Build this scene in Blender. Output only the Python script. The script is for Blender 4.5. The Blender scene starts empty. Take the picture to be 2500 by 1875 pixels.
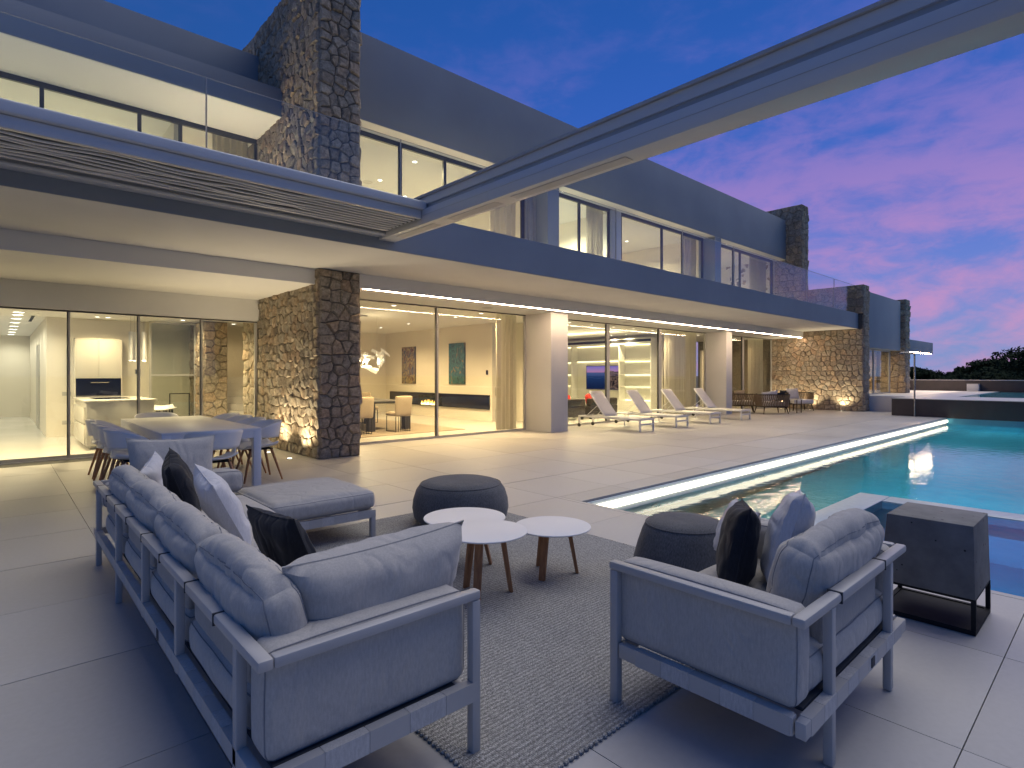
import bpy, bmesh, math, random
from mathutils import Vector, Matrix, noise as mnoise
R = math.radians
rnd = random.Random(7)
scene = bpy.context.scene

# ---------------------------------------------------------------- camera
cam_d = bpy.data.cameras.new("camera"); cam = bpy.data.objects.new("camera", cam_d)
scene.collection.objects.link(cam)
cam.location = (0, 0, 1.42); cam.rotation_euler = (R(90), 0, R(-42.3))
cam_d.sensor_width = 36; cam_d.lens = 36 * 1381 / 2500; cam_d.shift_y = -0.009
cam_d.clip_start = 0.05; cam_d.clip_end = 3000
scene.camera = cam

# ---------------------------------------------------------------- dusk sky
world = bpy.data.worlds.new("World"); scene.world = world; world.use_nodes = True
wn = world.node_tree.nodes; wl = world.node_tree.links; wn.clear()
def wnode(t, **k):
    n = wn.new(t)
    for a, b in k.items(): setattr(n, a, b)
    return n
tc = wnode("ShaderNodeTexCoord"); sep = wnode("ShaderNodeSeparateXYZ"); wl.new(tc.outputs["Generated"], sep.inputs[0])
ramp = wnode("ShaderNodeValToRGB"); wl.new(sep.outputs[2], ramp.inputs[0])
cr = ramp.color_ramp; cr.interpolation = 'B_SPLINE'
stops = [(0.0, (.19, .36, .66)), (.10, (.19, .28, .74)), (.24, (.085, .185, .68)), (.40, (.028, .125, .56)), (.62, (.012, .10, .42)), (1.0, (.008, .07, .33))]
cr.elements[0].position = stops[0][0]; cr.elements[0].color = stops[0][1] + (1,)
cr.elements[1].position = stops[-1][0]; cr.elements[1].color = stops[-1][1] + (1,)
for p, c in stops[1:-1]:
    e = cr.elements.new(p); e.color = c + (1,)
# the anti-solar side of the dome is plain deep blue, the afterglow sits towards +X
ramp2 = wnode("ShaderNodeValToRGB"); wl.new(sep.outputs[2], ramp2.inputs[0]); c2 = ramp2.color_ramp; c2.interpolation = 'B_SPLINE'
c2.elements[0].position = 0; c2.elements[0].color = (.035, .15, .40, 1); c2.elements[1].position = 1; c2.elements[1].color = (.008, .07, .30, 1)
e = c2.elements.new(.4); e.color = (.014, .095, .38, 1)
dotn = wnode("ShaderNodeVectorMath", operation='DOT_PRODUCT'); dotn.inputs[1].default_value = (.97, .24, 0)
wl.new(tc.outputs["Generated"], dotn.inputs[0])
az = wnode("ShaderNodeMapRange", interpolation_type='SMOOTHSTEP'); az.inputs[1].default_value = .15; az.inputs[2].default_value = .92; wl.new(dotn.outputs["Value"], az.inputs[0])
basemix = wnode("ShaderNodeMixRGB"); wl.new(az.outputs[0], basemix.inputs[0]); wl.new(ramp2.outputs[0], basemix.inputs[1]); wl.new(ramp.outputs[0], basemix.inputs[2])
mp = wnode("ShaderNodeMapping"); mp.inputs["Scale"].default_value = (2.0, 2.0, 4.4); mp.inputs["Rotation"].default_value = (0.25, 0.1, 0.5)
mp.inputs["Location"].default_value = (17.3, 1.6, 3.2)
wl.new(tc.outputs["Generated"], mp.inputs[0])
nz = wnode("ShaderNodeTexNoise"); nz.inputs["Scale"].default_value = 1.7; nz.inputs["Detail"].default_value = 8; nz.inputs["Roughness"].default_value = .58; nz.inputs["Distortion"].default_value = .25
wl.new(mp.outputs[0], nz.inputs["Vector"])
cm = wnode("ShaderNodeMapRange", interpolation_type='SMOOTHSTEP'); cm.inputs[1].default_value = .40; cm.inputs[2].default_value = .66; cm.inputs[3].default_value = 0; cm.inputs[4].default_value = .7
nz2 = wnode("ShaderNodeTexNoise"); nz2.inputs["Scale"].default_value = 7.5; nz2.inputs["Detail"].default_value = 6; nz2.inputs["Roughness"].default_value = .6; nz2.inputs["Distortion"].default_value = .5
wl.new(mp.outputs[0], nz2.inputs["Vector"])
nsum = wnode("ShaderNodeMath", operation='MULTIPLY_ADD'); nsum.inputs[1].default_value = .34; wl.new(nz2.outputs["Fac"], nsum.inputs[0])
nsc = wnode("ShaderNodeMath", operation='SUBTRACT'); nsc.inputs[1].default_value = .17; wl.new(nz.outputs["Fac"], nsc.inputs[0]); wl.new(nsc.outputs[0], nsum.inputs[2])
wl.new(nsum.outputs[0], cm.inputs[0])
em = wnode("ShaderNodeMapRange", interpolation_type='SMOOTHSTEP'); em.inputs[1].default_value = .10; em.inputs[2].default_value = .62; em.inputs[3].default_value = 1; em.inputs[4].default_value = .15
wl.new(sep.outputs[2], em.inputs[0])
mul0 = wnode("ShaderNodeMath", operation='MULTIPLY'); wl.new(cm.outputs[0], mul0.inputs[0]); wl.new(em.outputs[0], mul0.inputs[1])
azc = wnode("ShaderNodeMath", operation='MULTIPLY_ADD'); azc.inputs[1].default_value = .94; azc.inputs[2].default_value = .06; wl.new(az.outputs[0], azc.inputs[0])
mul = wnode("ShaderNodeMath", operation='MULTIPLY'); wl.new(mul0.outputs[0], mul.inputs[0]); wl.new(azc.outputs[0], mul.inputs[1])
cloudramp = wnode("ShaderNodeValToRGB"); wl.new(sep.outputs[2], cloudramp.inputs[0])
cloudramp.color_ramp.elements[0].position = .06; cloudramp.color_ramp.elements[0].color = (.80, .34, .58, 1)
cloudramp.color_ramp.elements[1].position = .48; cloudramp.color_ramp.elements[1].color = (.30, .22, .68, 1)
mixc = wnode("ShaderNodeMixRGB"); wl.new(mul.outputs[0], mixc.inputs[0]); wl.new(basemix.outputs[0], mixc.inputs[1]); wl.new(cloudramp.outputs[0], mixc.inputs[2])
nish = wnode("ShaderNodeTexSky", sky_type='NISHITA', sun_disc=False, sun_elevation=R(-2.0), sun_rotation=R(120))
addn = wnode("ShaderNodeMixRGB", blend_type='ADD'); addn.inputs[0].default_value = .05
wl.new(mixc.outputs[0], addn.inputs[1]); wl.new(nish.outputs[0], addn.inputs[2])
bg = wnode("ShaderNodeBackground"); bg.inputs["Strength"].default_value = 0.88
wl.new(addn.outputs[0], bg.inputs[0])
wo = wnode("ShaderNodeOutputWorld"); wl.new(bg.outputs[0], wo.inputs[0])

# soft afterglow from high above the roofs
sun_d = bpy.data.lights.new("sun", 'SUN'); sun = bpy.data.objects.new("sun", sun_d); scene.collection.objects.link(sun)
sun_d.energy = 1.9; sun_d.angle = R(65); sun_d.color = (1.0, .93, .82)
sun.rotation_euler = Vector((-.55, -.05, -1.0)).to_track_quat('-Z', 'Y').to_euler()

scene.view_settings.view_transform = 'Standard'; scene.view_settings.look = 'None'
scene.view_settings.exposure = 0.0; scene.view_settings.gamma = 1.0; scene.view_settings.use_curve_mapping = False
cy = scene.cycles
cy.max_bounces = 7; cy.diffuse_bounces = 4; cy.glossy_bounces = 4; cy.transmission_bounces = 4; cy.transparent_max_bounces = 20
cy.caustics_reflective = False; cy.caustics_refractive = False; cy.sample_clamp_indirect = 4.0
cy.use_denoising = True
try: cy.denoising_input_passes = 'RGB_ALBEDO_NORMAL'
except Exception: pass

# ---------------------------------------------------------------- helpers
col = scene.collection
def link(o): col.objects.link(o); return o
class MB:
    """collects polygons, builds one mesh object"""
    def __init__(s): s.v = []; s.f = []; s.m = None
    def add(s, vs, fs):
        b = len(s.v); s.v += [tuple(p) for p in vs]; s.f += [tuple(i + b for i in f) for f in fs]; return s
    def box(s, x0, x1, y0, y1, z0, z1):
        if x0 > x1: x0, x1 = x1, x0
        if y0 > y1: y0, y1 = y1, y0
        if z0 > z1: z0, z1 = z1, z0
        return s.add([(x0,y0,z0),(x1,y0,z0),(x1,y1,z0),(x0,y1,z0),(x0,y0,z1),(x1,y0,z1),(x1,y1,z1),(x0,y1,z1)],
                     [(0,3,2,1),(4,5,6,7),(0,1,5,4),(1,2,6,5),(2,3,7,6),(3,0,4,7)])
    def bar(s, a, b, w, h, up=(0,0,1), taper=1.0):
        a = Vector(a); b = Vector(b); d = (b - a).normalized(); u = Vector(up)
        sx = d.cross(u)
        if sx.length < 1e-4: sx = d.cross(Vector((0,1,0)))
        sx.normalize(); sy = sx.cross(d).normalized(); vs = []
        for p, k in ((a, 1), (b, taper)):
            for i, j in ((-1,-1),(1,-1),(1,1),(-1,1)): vs.append(p + sx*(i*w/2*k) + sy*(j*h/2*k))
        return s.add(vs, [(0,1,2,3),(7,6,5,4),(0,4,5,1),(1,5,6,2),(2,6,7,3),(3,7,4,0)])
    def lathe(s, prof, c=(0,0,0), n=32, cap=True):
        vs = []; fs = []
        for r, z in prof:
            for i in range(n):
                t = 2*math.pi*i/n; vs.append((c[0]+r*math.cos(t), c[1]+r*math.sin(t), c[2]+z))
        for k in range(len(prof)-1):
            for i in range(n):
                j = (i+1) % n; fs.append((k*n+i, k*n+j, (k+1)*n+j, (k+1)*n+i))
        if cap: fs.append(tuple(reversed(range(n)))); fs.append(tuple((len(prof)-1)*n+i for i in range(n)))
        return s.add(vs, fs)
    def tube(s, pts, r, n=8):
        pts = [Vector(p) for p in pts]; vs = []; fs = []; nrm = None
        for i, p in enumerate(pts):
            d = (pts[min(i+1,len(pts)-1)] - pts[max(i-1,0)]).normalized()
            if nrm is None:
                nrm = d.orthogonal().normalized()
            nrm = (nrm - d*nrm.dot(d)).normalized(); bn = d.cross(nrm)
            for k in range(n):
                t = 2*math.pi*k/n; vs.append(p + nrm*(r*math.cos(t)) + bn*(r*math.sin(t)))
        for i in range(len(pts)-1):
            for k in range(n):
                j = (k+1) % n; fs.append((i*n+k, i*n+j, (i+1)*n+j, (i+1)*n+k))
        fs.append(tuple(reversed(range(n)))); fs.append(tuple((len(pts)-1)*n+k for k in range(n)))
        return s.add(vs, fs)
    def mesh(s, name, mat, off=(0,0,0), bevel=0, seg=2, smooth=False):
        me = bpy.data.meshes.new(name)
        me.from_pydata([(x-off[0], y-off[1], z-off[2]) for x, y, z in s.v], [], s.f)
        me.materials.append(mat)
        if bevel or smooth:
            bm = bmesh.new(); bm.from_mesh(me)
            if bevel:
                es = [e for e in bm.edges if e.is_manifold and e.calc_face_angle(0) > .5]
                bmesh.ops.bevel(bm, geom=es, offset=bevel, segments=seg, profile=.5, affect='EDGES', clamp_overlap=True)
            for f in bm.faces: f.smooth = True
            bm.to_mesh(me); bm.free()
        me.update()
        return me
    def build(s, name, mat, parent=None, bevel=0, seg=2, smooth=False):
        off = parent_origin(parent)
        o = bpy.data.objects.new(name, s.mesh(name, mat, off, bevel, seg, smooth)); link(o)
        if bevel or smooth: sharp(o)
        o.parent = parent
        return o
def sharp(o, ang=40):
    try: o.data.set_sharp_from_angle(angle=R(ang))
    except Exception: pass
def parent_origin(p):
    x = Vector((0,0,0))
    while p is not None: x += Vector(p.location); p = p.parent
    return x
def tag(o, label=None, cat=None, group=None, kind=None):
    if label: o["label"] = label
    if cat: o["category"] = cat
    if group: o["group"] = group
    if kind: o["kind"] = kind
    return o
def thing(name, label, cat, loc=(0,0,0), group=None):
    o = link(bpy.data.objects.new(name, None)); o.location = loc; o.empty_display_size = .2
    return tag(o, label, cat, group)
def children(o): return [c for c in col.objects if c.parent == o]
def copy_tree(o, parent=None):
    c = link(o.copy()); c.parent = parent
    for ch in list(o.children): copy_tree(ch, c)
    return c
def boxpart(name, mat, parent, x0, x1, y0, y1, z0, z1, bevel=0):
    return MB().box(x0, x1, y0, y1, z0, z1).build(name, mat, parent, bevel)

# ---------------------------------------------------------------- materials
def newmat(name):
    m = bpy.data.materials.new(name); m.use_nodes = True
    nt = m.node_tree; return m, nt.nodes, nt.links, nt.nodes["Principled BSDF"]
def noisy(name, c1, c2, scale=4, rough=.6, bump=.0, bscale=60, detail=4, metallic=0, rvar=0, coord="Object", spec=.5, stretch=None):
    m, n, l, p = newmat(name)
    t = n.new("ShaderNodeTexCoord"); src = t.outputs[coord]
    if stretch:
        mpn = n.new("ShaderNodeMapping"); mpn.inputs["Scale"].default_value = stretch; l.new(src, mpn.inputs[0]); src = mpn.outputs[0]
    a = n.new("ShaderNodeTexNoise"); a.inputs["Scale"].default_value = scale; a.inputs["Detail"].default_value = detail; l.new(src, a.inputs["Vector"])
    r = n.new("ShaderNodeValToRGB"); r.color_ramp.elements[0].position = .3; r.color_ramp.elements[1].position = .7
    r.color_ramp.elements[0].color = c1 + (1,); r.color_ramp.elements[1].color = c2 + (1,)
    l.new(a.outputs["Fac"], r.inputs[0]); l.new(r.outputs[0], p.inputs["Base Color"])
    p.inputs["Roughness"].default_value = rough; p.inputs["Metallic"].default_value = metallic; p.inputs["Specular IOR Level"].default_value = spec
    if rvar:
        q = n.new("ShaderNodeMapRange"); q.inputs[3].default_value = rough - rvar; q.inputs[4].default_value = rough + rvar
        l.new(a.outputs["Fac"], q.inputs[0]); l.new(q.outputs[0], p.inputs["Roughness"])
    if bump:
        b = n.new("ShaderNodeTexNoise"); b.inputs["Scale"].default_value = bscale; b.inputs["Detail"].default_value = 5; l.new(src, b.inputs["Vector"])
        bb = n.new("ShaderNodeBump"); bb.inputs["Strength"].default_value = bump; bb.inputs["Distance"].default_value = .01
        l.new(b.outputs["Fac"], bb.inputs["Height"]); l.new(bb.outputs[0], p.inputs["Normal"])
    return m
def emis(name, c, s):
    m, n, l, p = newmat(name); n.remove(p)
    e = n.new("ShaderNodeEmission"); e.inputs[0].default_value = c + (1,); e.inputs[1].default_value = s
    l.new(e.outputs[0], n["Material Output"].inputs[0]); return m
def fabric(name, c, var=.06, bump=.25, rough=.9, sheen=.25, wr=.25):
    m, n, l, p = newmat(name)
    t = n.new("ShaderNodeTexCoord")
    a = n.new("ShaderNodeTexNoise"); a.inputs["Scale"].default_value = 260; a.inputs["Detail"].default_value = 2; l.new(t.outputs["Object"], a.inputs["Vector"])
    a2 = n.new("ShaderNodeTexNoise"); a2.inputs["Scale"].default_value = 3.5; a2.inputs["Detail"].default_value = 4; l.new(t.outputs["Object"], a2.inputs["Vector"])
    mx = n.new("ShaderNodeMath"); mx.operation = 'ADD'; l.new(a.outputs["Fac"], mx.inputs[0]); l.new(a2.outputs["Fac"], mx.inputs[1])
    r = n.new("ShaderNodeValToRGB"); r.color_ramp.elements[0].position = .35; r.color_ramp.elements[1].position = .7
    hv = n.new("ShaderNodeMath"); hv.operation = 'MULTIPLY'; hv.inputs[1].default_value = .5; l.new(mx.outputs[0], hv.inputs[0])
    r.color_ramp.elements[0].color = tuple(max(0, x*(1-var*2)) for x in c) + (1,); r.color_ramp.elements[1].color = tuple(x*(1+var*2) for x in c) + (1,)
    l.new(hv.outputs[0], r.inputs[0]); l.new(r.outputs[0], p.inputs["Base Color"])
    p.inputs["Roughness"].default_value = rough; p.inputs["Specular IOR Level"].default_value = .25
    p.inputs["Sheen Weight"].default_value = sheen; p.inputs["Sheen Roughness"].default_value = .4
    # heathered threads
    hm = n.new("ShaderNodeMapping"); hm.inputs["Scale"].default_value = (150, 150, 40); l.new(t.outputs["Object"], hm.inputs[0])
    hn = n.new("ShaderNodeTexNoise"); hn.inputs["Scale"].default_value = 1.0; hn.inputs["Detail"].default_value = 2; l.new(hm.outputs[0], hn.inputs["Vector"])
    hr = n.new("ShaderNodeMapRange"); hr.inputs[1].default_value = .3; hr.inputs[2].default_value = .7; hr.inputs[3].default_value = 1-var*2.2; hr.inputs[4].default_value = 1+var*2.2; l.new(hn.outputs["Fac"], hr.inputs[0])
    hx = n.new("ShaderNodeMixRGB"); hx.blend_type = 'MULTIPLY'; hx.inputs[0].default_value = 1; l.new(r.outputs[0], hx.inputs[1]); l.new(hr.outputs[0], hx.inputs[2]); l.new(hx.outputs[0], p.inputs["Base Color"])
    # fine weave, then creases: thin valleys where the noise crosses its middle
    w = n.new("ShaderNodeTexNoise"); w.inputs["Scale"].default_value = 300; l.new(t.outputs["Object"], w.inputs["Vector"])
    mpn = n.new("ShaderNodeMapping"); mpn.inputs["Scale"].default_value = (5.5, 5.5, 3.2); l.new(t.outputs["Object"], mpn.inputs[0])
    k = n.new("ShaderNodeTexNoise"); k.inputs["Scale"].default_value = 1.0; k.inputs["Detail"].default_value = 1.5; k.inputs["Distortion"].default_value = .6; l.new(mpn.outputs[0], k.inputs["Vector"])
    k1 = n.new("ShaderNodeMath"); k1.operation = 'SUBTRACT'; k1.inputs[1].default_value = .5; l.new(k.outputs["Fac"], k1.inputs[0])
    k2 = n.new("ShaderNodeMath"); k2.operation = 'ABSOLUTE'; l.new(k1.outputs[0], k2.inputs[0])
    k3 = n.new("ShaderNodeMapRange"); k3.interpolation_type = 'SMOOTHSTEP'; k3.inputs[1].default_value = 0; k3.inputs[2].default_value = .10; l.new(k2.outputs[0], k3.inputs[0])
    b1 = n.new("ShaderNodeBump"); b1.inputs["Strength"].default_value = bump; b1.inputs["Distance"].default_value = .002; l.new(w.outputs["Fac"], b1.inputs["Height"])
    b2 = n.new("ShaderNodeBump"); b2.inputs["Strength"].default_value = wr; b2.inputs["Distance"].default_value = .016; l.new(k3.outputs[0], b2.inputs["Height"]); l.new(b1.outputs[0], b2.inputs["Normal"])
    l.new(b2.outputs[0], p.inputs["Normal"]); return m
def glassmat(name, tint=(.94,.96,.95), f0=.045, strength=.9, rough=0.0):
    m, n, l, p = newmat(name); n.remove(p)
    tr = n.new("ShaderNodeBsdfTransparent"); tr.inputs[0].default_value = tint + (1,)
    g = n.new("ShaderNodeBsdfGlossy"); g.inputs["Roughness"].default_value = rough
    lw = n.new("ShaderNodeLayerWeight"); lw.inputs[0].default_value = .5
    pw = n.new("ShaderNodeMath"); pw.operation = 'POWER'; pw.inputs[1].default_value = 5; l.new(lw.outputs["Facing"], pw.inputs[0])
    ma = n.new("ShaderNodeMath"); ma.operation = 'MULTIPLY_ADD'; ma.inputs[1].default_value = strength; ma.inputs[2].default_value = f0; l.new(pw.outputs[0], ma.inputs[0])
    mx = n.new("ShaderNodeMixShader"); l.new(ma.outputs[0], mx.inputs[0]); l.new(tr.outputs[0], mx.inputs[1]); l.new(g.outputs[0], mx.inputs[2])
    l.new(mx.outputs[0], n["Material Output"].inputs[0]); return m, n, l, g, lw
def woodmat(name, c1, c2):
    m, n, l, p = newmat(name)
    t = n.new("ShaderNodeTexCoord"); mpn = n.new("ShaderNodeMapping"); mpn.inputs["Scale"].default_value = (26, 26, 2.2); l.new(t.outputs["Object"], mpn.inputs[0])
    a = n.new("ShaderNodeTexNoise"); a.inputs["Scale"].default_value = 1.6; a.inputs["Detail"].default_value = 6; a.inputs["Distortion"].default_value = 1.2; l.new(mpn.outputs[0], a.inputs["Vector"])
    r = n.new("ShaderNodeValToRGB"); r.color_ramp.elements[0].position = .3; r.color_ramp.elements[1].position = .72
    r.color_ramp.elements[0].color = c1 + (1,); r.color_ramp.elements[1].color = c2 + (1,)
    l.new(a.outputs["Fac"], r.inputs[0]); l.new(r.outputs[0], p.inputs["Base Color"]); p.inputs["Roughness"].default_value = .5
    b = n.new("ShaderNodeBump"); b.inputs["Strength"].default_value = .15; b.inputs["Distance"].default_value = .003; l.new(a.outputs["Fac"], b.inputs["Height"]); l.new(b.outputs[0], p.inputs["Normal"])
    return m

M = {}
M['plaster'] = noisy('plaster', (.68,.675,.66), (.73,.725,.71), 1.2, .75, .06, 140)
M['plaster_shaded'] = noisy('shaded_facade_plaster', (.255,.29,.335), (.30,.335,.38), .7, .8, .12, 90)  # same plaster as the columns, dusk shade on the fronts put into its colour
M['ceiling'] = noisy('ceiling_plaster', (.79,.785,.77), (.82,.815,.80), .8, .8)
M['room'] = noisy('room_wall_paint', (.77,.73,.64), (.80,.76,.67), .9, .7)
def tilemat():
    m, n, l, p = newmat('porcelain_tile'); g_ = n.new("ShaderNodeNewGeometry"); oi = n.new("ShaderNodeObjectInfo")
    a = n.new("ShaderNodeTexNoise"); a.inputs["Scale"].default_value = .55; a.inputs["Detail"].default_value = 8; a.inputs["Roughness"].default_value = .62; l.new(g_.outputs["Position"], a.inputs["Vector"])
    f = n.new("ShaderNodeTexNoise"); f.inputs["Scale"].default_value = 34; f.inputs["Detail"].default_value = 4; l.new(g_.outputs["Position"], f.inputs["Vector"])
    r = n.new("ShaderNodeValToRGB"); r.color_ramp.elements[0].position = .3; r.color_ramp.elements[0].color = (.385,.375,.365,1); r.color_ramp.elements[1].position = .74; r.color_ramp.elements[1].color = (.51,.50,.49,1)
    sm = n.new("ShaderNodeMath"); sm.operation = 'MULTIPLY_ADD'; sm.inputs[1].default_value = .22; l.new(f.outputs["Fac"], sm.inputs[0])
    s2 = n.new("ShaderNodeMath"); s2.operation = 'MULTIPLY_ADD'; s2.inputs[1].default_value = .55; l.new(a.outputs["Fac"], s2.inputs[0])
    s3 = n.new("ShaderNodeMath"); s3.operation = 'MULTIPLY'; s3.inputs[1].default_value = .24; l.new(oi.outputs["Random"], s3.inputs[0])
    l.new(s3.outputs[0], s2.inputs[2]); l.new(s2.outputs[0], sm.inputs[2]); l.new(sm.outputs[0], r.inputs[0]); l.new(r.outputs[0], p.inputs["Base Color"])
    q = n.new("ShaderNodeMapRange"); q.inputs[1].default_value = .3; q.inputs[2].default_value = .7; q.inputs[3].default_value = .34; q.inputs[4].default_value = .52; l.new(a.outputs["Fac"], q.inputs[0]); l.new(q.outputs[0], p.inputs["Roughness"])
    b = n.new("ShaderNodeBump"); b.inputs["Strength"].default_value = .06; b.inputs["Distance"].default_value = .01; l.new(f.outputs["Fac"], b.inputs["Height"]); l.new(b.outputs[0], p.inputs["Normal"])
    return m
M['tile'] = tilemat()
M['grout'] = noisy('grout', (.06,.06,.058), (.09,.088,.085), 30, .9)
M['marble'] = noisy('polished_floor', (.72,.70,.65), (.80,.78,.73), .6, .12, 0, rvar=.04)
M['mortar'] = noisy('mortar', (.085,.076,.066), (.14,.125,.11), 20, .95, .3, 80)
M['alu'] = noisy('painted_aluminium', (.43,.42,.41), (.47,.46,.45), 6, .42, .02, 300)
M['alu_light'] = noisy('pergola_aluminium', (.60,.61,.62), (.65,.66,.67), 2, .36, .02, 200, stretch=(1,.2,1))
M['alu_dark'] = noisy('dark_window_frame', (.028,.030,.036), (.04,.042,.05), 6, .4)
M['alu_frame'] = noisy('pale_window_frame', (.42,.41,.39), (.48,.47,.45), 5, .4)
M['strapdark'] = noisy('dark_strap', (.03,.035,.045), (.05,.055,.065), 20, .7)
M['strap'] = fabric('webbing', (.50,.49,.48), .05, .3, .8, .1, 0)
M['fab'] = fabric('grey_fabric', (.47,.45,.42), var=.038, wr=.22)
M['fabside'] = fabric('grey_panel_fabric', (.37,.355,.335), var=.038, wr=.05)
M['navy'] = fabric('navy_fabric', (.012,.016,.026), .1, .3, .75, .1, .3)
M['white_fab'] = fabric('white_fabric', (.62,.62,.65), .03, .2, .85, .15, .3)
M['pouf'] = fabric('charcoal_fabric', (.13,.13,.132), .12, .4, .9, .15, .06)
M['teak'] = woodmat('teak', (.26,.115,.05), (.44,.22,.10))
M['whitetop'] = noisy('white_lacquer', (.80,.80,.80), (.84,.84,.84), 3, .38)
M['shell'] = noisy('white_shell_plastic', (.82,.82,.81), (.85,.85,.84), 3, .38)
M['sling'] = fabric('white_sling', (.66,.655,.65), .03, .3, .8, .05, 0)
M['foldcloth'] = fabric('grey_awning_cloth', (.20,.205,.21), .05, .2, .9, .05, .1)
M['loungerframe'] = noisy('white_powdercoat', (.70,.71,.72), (.74,.75,.76), 6, .4)
M['rubber'] = noisy('black_rubber', (.012,.012,.012), (.02,.02,.02), 9, .7)
M['steel'] = noisy('black_steel', (.010,.011,.012), (.018,.019,.021), 9, .7, spec=.2)
M['chrome'] = noisy('brushed_steel', (.42,.40,.36), (.5,.47,.43), 9, .25, metallic=1)
M['rope'] = fabric('brown_rope', (.20,.155,.105), .15, .6, .9, .1, .1)
M['rope_dark'] = fabric('dark_brown_core', (.05,.04,.03), .1, .3, .9, .1, .1)
M['darkclad'] = noisy('dark_cladding', (.050,.042,.044), (.066,.056,.058), 3, .5, .05, 60)
M['cap'] = noisy('pale_coping', (.5,.49,.48), (.56,.55,.54), 4, .5)
M['bluedark'] = noisy('blue_black_glass', (.006,.009,.028), (.010,.014,.04), 3, .12, spec=.3)
M['darkwood'] = noisy('dark_oak', (.012,.011,.012), (.022,.02,.022), 6, .5, stretch=(8,8,1))
M['beige'] = fabric('beige_fabric', (.42,.35,.26), .06, .3, .9, .2, .05)
M['darksofa'] = fabric('black_leather_sofa', (.022,.018,.017), .1, .2, .45, 0, .15)
M['red'] = fabric('red_fabric', (.45,.02,.015), .1, .3, .85, .2, .2)
M['cabinet'] = noisy('cream_lacquer', (.70,.68,.62), (.73,.71,.65), 2, .22)
M['shelf'] = noisy('shelf_lacquer', (.70,.70,.64), (.74,.74,.68), 2, .35)
M['soil'] = noisy('dry_ground', (.05,.055,.04), (.09,.085,.06), .2, .95)
M['dinrug'] = noisy('woven_room_rug', (.20,.165,.125), (.30,.25,.19), 40, .95, .4, 200, stretch=(1,12,1))
M['poolplaster'] = noisy('pool_plaster', (.12,.52,.66), (.17,.60,.72), 3, .6, .05, 50)
M['ledge'] = noisy('wet_ledge_tile', (.40,.47,.52), (.48,.55,.60), 14, .35, .1, 60)
M['poolwhite'] = noisy('pool_white_tile', (.66,.74,.78), (.74,.80,.84), 14, .5, .1, 60)
M['seam'] = noisy('seam_thread', (.20,.21,.23), (.25,.26,.28), 20, .9)
M['led_warm'] = emis('warm_led', (1.0, .70, .45), 110.0)
M['led_room'] = emis('cream_led', (1.0, .80, .42), 7.0)
M['led_pool'] = emis('pool_led', (1.0, .93, .72), 3.6)
M['spot'] = emis('spot_lens', (1.0, .92, .74), 9.0)
M['lampglow'] = emis('pendant_glow', (1.0, .88, .66), 6.0)
M['flame'] = emis('flame', (1.0, .50, .09), 5.0)
M['flamecore'] = emis('flame_core', (1.0, .82, .40), 9.0)
M['glass'] = glassmat('window_glass')[0]
M['railglass'] = glassmat('balustrade_glass', (.93,.955,.97), .05, .8)[0]
M['smoked'] = glassmat('tinted_glass', (.80,.82,.80), .06, .9)[0]

# concrete with cast pores
def concrete():
    m, n, l, p = newmat('cast_concrete'); t = n.new("ShaderNodeTexCoord")
    a = n.new("ShaderNodeTexNoise"); a.inputs["Scale"].default_value = 5; a.inputs["Detail"].default_value = 8; a.inputs["Roughness"].default_value = .65; l.new(t.outputs["Object"], a.inputs["Vector"])
    r = n.new("ShaderNodeValToRGB"); r.color_ramp.elements[0].position = .3; r.color_ramp.elements[1].position = .72
    r.color_ramp.elements[0].color = (.10,.102,.104,1); r.color_ramp.elements[1].color = (.19,.192,.195,1); l.new(a.outputs["Fac"], r.inputs[0])
    v = n.new("ShaderNodeTexVoronoi"); v.inputs["Scale"].default_value = 17; l.new(t.outputs["Object"], v.inputs["Vector"])
    wnz = n.new("ShaderNodeTexWhiteNoise"); l.new(v.outputs["Position"], wnz.inputs["Vector"])
    th = n.new("ShaderNodeMath"); th.operation = 'MULTIPLY'; th.inputs[1].default_value = .13; l.new(wnz.outputs["Value"], th.inputs[0])
    lt = n.new("ShaderNodeMath"); lt.operation = 'SUBTRACT'; l.new(v.outputs["Distance"], lt.inputs[0]); l.new(th.outputs[0], lt.inputs[1])
    mr = n.new("ShaderNodeMapRange"); mr.inputs[1].default_value = -.02; mr.inputs[2].default_value = .02; l.new(lt.outputs[0], mr.inputs[0])
    mx = n.new("ShaderNodeMixRGB"); mx.inputs[1].default_value = (.012,.012,.012,1); l.new(mr.outputs[0], mx.inputs[0]); l.new(r.outputs[0], mx.inputs[2])
    l.new(mx.outputs[0], p.inputs["Base Color"]); p.inputs["Roughness"].default_value = .7
    b = n.new("ShaderNodeBump"); b.inputs["Strength"].default_value = .5; b.inputs["Distance"].default_value = .006; l.new(mr.outputs[0], b.inputs["Height"]); l.new(b.outputs[0], p.inputs["Normal"])
    return m
M['concrete'] = concrete()

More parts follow.
